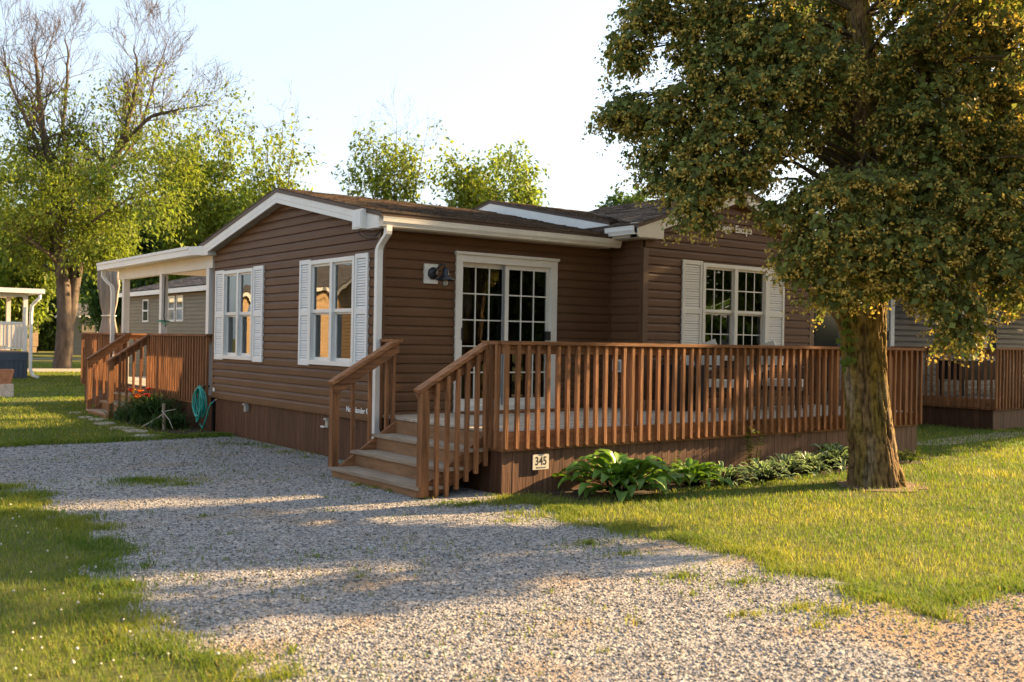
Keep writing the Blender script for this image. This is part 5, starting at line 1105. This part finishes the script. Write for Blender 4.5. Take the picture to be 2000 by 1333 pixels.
# weeds and grass tufts in the gravel
T = []
for (px, py, rx, ry, n) in ((300, 942, .55, .28, 1500), (265, 940, .3, .2, 500), (360, 948, .3, .12, 300), (400, 1010, .12, .06, 50), (1000, 1020, .22, .10, 160), (1010, 1005, .3, .12, 200), (1150, 1065, .4, .15, 280), (1060, 1010, .3, .15, 200), (1220, 1085, .35, .12, 200), (1450, 1140, .35, .1, 260), (1330, 1130, .35, .12, 240), (1560, 1190, .35, .1, 300), (1640, 1200, .3, .1, 300), (1600, 1225, .2, .06, 100), (1450, 1205, .2, .06, 90), (310, 1220, .1, .08, 60), (370, 1245, .1, .06, 40), (570, 1275, .12, .06, 60), (400, 1285, .12, .08, 60), (520, 875, .3, .12, 170), (560, 885, .3, .1, 150), (480, 870, .3, .1, 140), (600, 895, .15, .06, 60), (440, 868, .25, .08, 100), (700, 950, .2, .08, 130), (730, 955, .15, .06, 90), (770, 960, .15, .06, 110), (830, 975, .12, .05, 120), (870, 985, .4, .08, 160), (900, 990, .3, .08, 200), (450, 1045, .1, .05, 30), (615, 1090, .1, .06, 30), (190, 1010, .1, .1, 30), (280, 1110, .2, .12, 90), (250, 1150, .2, .1, 120), (700, 1130, .08, .04, 20), (1240, 1220, .06, .04, 16), (1180, 1275, .06, .04, 16), (1350, 1165, .1, .05, 30), (930, 985, .3, .1, 300), (975, 985, .3, .08, 300), (640, 1000, .1, .05, 24), (540, 940, .1, .05, 20), (1075, 1160, .06, .04, 12), (220, 1280, .3, .3, 300)):
    c = onz(px, py); a = rng.random(n)*2*np.pi; rr = np.abs(rng.normal(size=n))*.62; T.append(np.stack([c.x+rx*rr*np.cos(a)*1.0, c.y+ry*1.6*rr*np.sin(a)], 1))
sc_n = 2600; xs = rng.uniform(-4.2, .4, sc_n); yy = rng.uniform(-9, 4.6, sc_n); cen = np.stack([xs, yy], 1)[np.array([nz2(a, b, .9, 12) > .12 for a, b in zip(xs, yy)])]; T.append(np.repeat(cen, 3, 0)+rng.normal(size=(len(cen)*3, 2))*.02)
T = np.concatenate(T); T = T[~((T[:, 0] > -.80) & (T[:, 1] > -2.36) & (T[:, 1] < -.40))]; V, F_, col = blade_mesh(T, np.full(len(T), 6.), 1.0, .006); col *= .9; o = pydata('gravel_weeds', V, F_, GRASS, None, col); tag(o, 'scattered tufts of grass and weeds growing through the gravel', 'weeds', kind='stuff')
# loose stones
P, r_ = polar(120000, 3.8, 17, 1.35, HALF); keep = [i for i in range(len(P)) if is_gravel(P[i, 0]+.12*rnd.gauss(0, 1), P[i, 1]) and not (P[i, 0] > -.8 and -2.4 < P[i, 1] < -.36) and P[i, 0] < 9 and not (P[i, 0] > .0 and P[i, 1] > -2.6) and nz2(P[i, 0], P[i, 1], .8, 20) < .30+.5*rnd.random()]
P, r_ = P[keep], r_[keep]; n = len(P); sz = (.0045+.009*rng.random(n)**2)*np.maximum(1, r_/9)**.5; base = np.array([[1, 0, 0], [0, 1, 0], [-1, 0, 0], [0, -1, 0], [0, 0, .75], [0, 0, -.5]], float)
Vv = base[None]*(.65+.7*rng.random((n, 6, 1)))*sz[:, None, None]*(.8+.5*rng.random((n, 1, 3))); a = rng.random(n)*6.28; ca, sa = np.cos(a)[:, None], np.sin(a)[:, None]
X_ = Vv[:, :, 0]*ca-Vv[:, :, 1]*sa+P[:, 0:1]; Y_ = Vv[:, :, 0]*sa+Vv[:, :, 1]*ca+P[:, 1:2]; V = np.stack([X_, Y_, Vv[:, :, 2]+.006], 2).reshape(-1, 3)
fb = np.array([[0, 1, 4], [1, 2, 4], [2, 3, 4], [3, 0, 4], [1, 0, 5], [2, 1, 5], [3, 2, 5], [0, 3, 5]]); F_ = (fb[None]+(np.arange(n)*6)[:, None, None]).reshape(-1, 3)
v = rng.choice([.35, .6, .8, 1.0, 1.15, 1.5], n, p=[.12, .2, .25, .22, .14, .07])*(.85+.3*rng.random(n)); wm = rng.normal(size=n)*.07; col = np.stack([v*(1+wm), v, v*(1-wm)], 1)
o = pydata('loose_gravel', V, F_, mat('gravel_stone', (.31, .285, .26), .9, .1, 20, spec=.15, attr='tint'), None, np.repeat(col, 6, 0)); tag(o, 'loose grey crushed stones covering the driveway', 'gravel', kind='stuff')
# clover heads in the left lawn
n = 130; P, r_ = polar(n*7, 4.5, 14, 1.2, HALF); P = P[(P[:, 0] < -4.2) & (P[:, 1] < 1)][:n]; n = len(P); base = np.array([[1, 0, 0], [0, 1, 0], [-1, 0, 0], [0, -1, 0], [0, 0, 1], [0, 0, -1]], float); V = (base[None]*.008*(.7+.6*rng.random((n, 1, 1)))+np.stack([P[:, 0], P[:, 1], .05+.02*rng.random(n)], 1)[:, None]).reshape(-1, 3); F_ = (fb[None]+(np.arange(n)*6)[:, None, None]).reshape(-1, 3)
o = pydata('clover_heads', V, F_, mat('clover_white', (.6, .56, .48), .9, .1, 20), None); tag(o, 'white clover heads dotted over the left lawn', 'clover', kind='stuff')
# fallen twig on the dirt
c = onz(1893, 1210); q = MB(); q.tube([onz(1888, 1200, .01), onz(1893, 1212, .015), onz(1896, 1222, .012), onz(1892, 1232, .01)], .005, 5); tag(q.build('fallen_twig', MATS['twig_bark'], None, (c.x, c.y, 0)), 'small dry twig lying on the dirt by the lawn edge', 'twig')
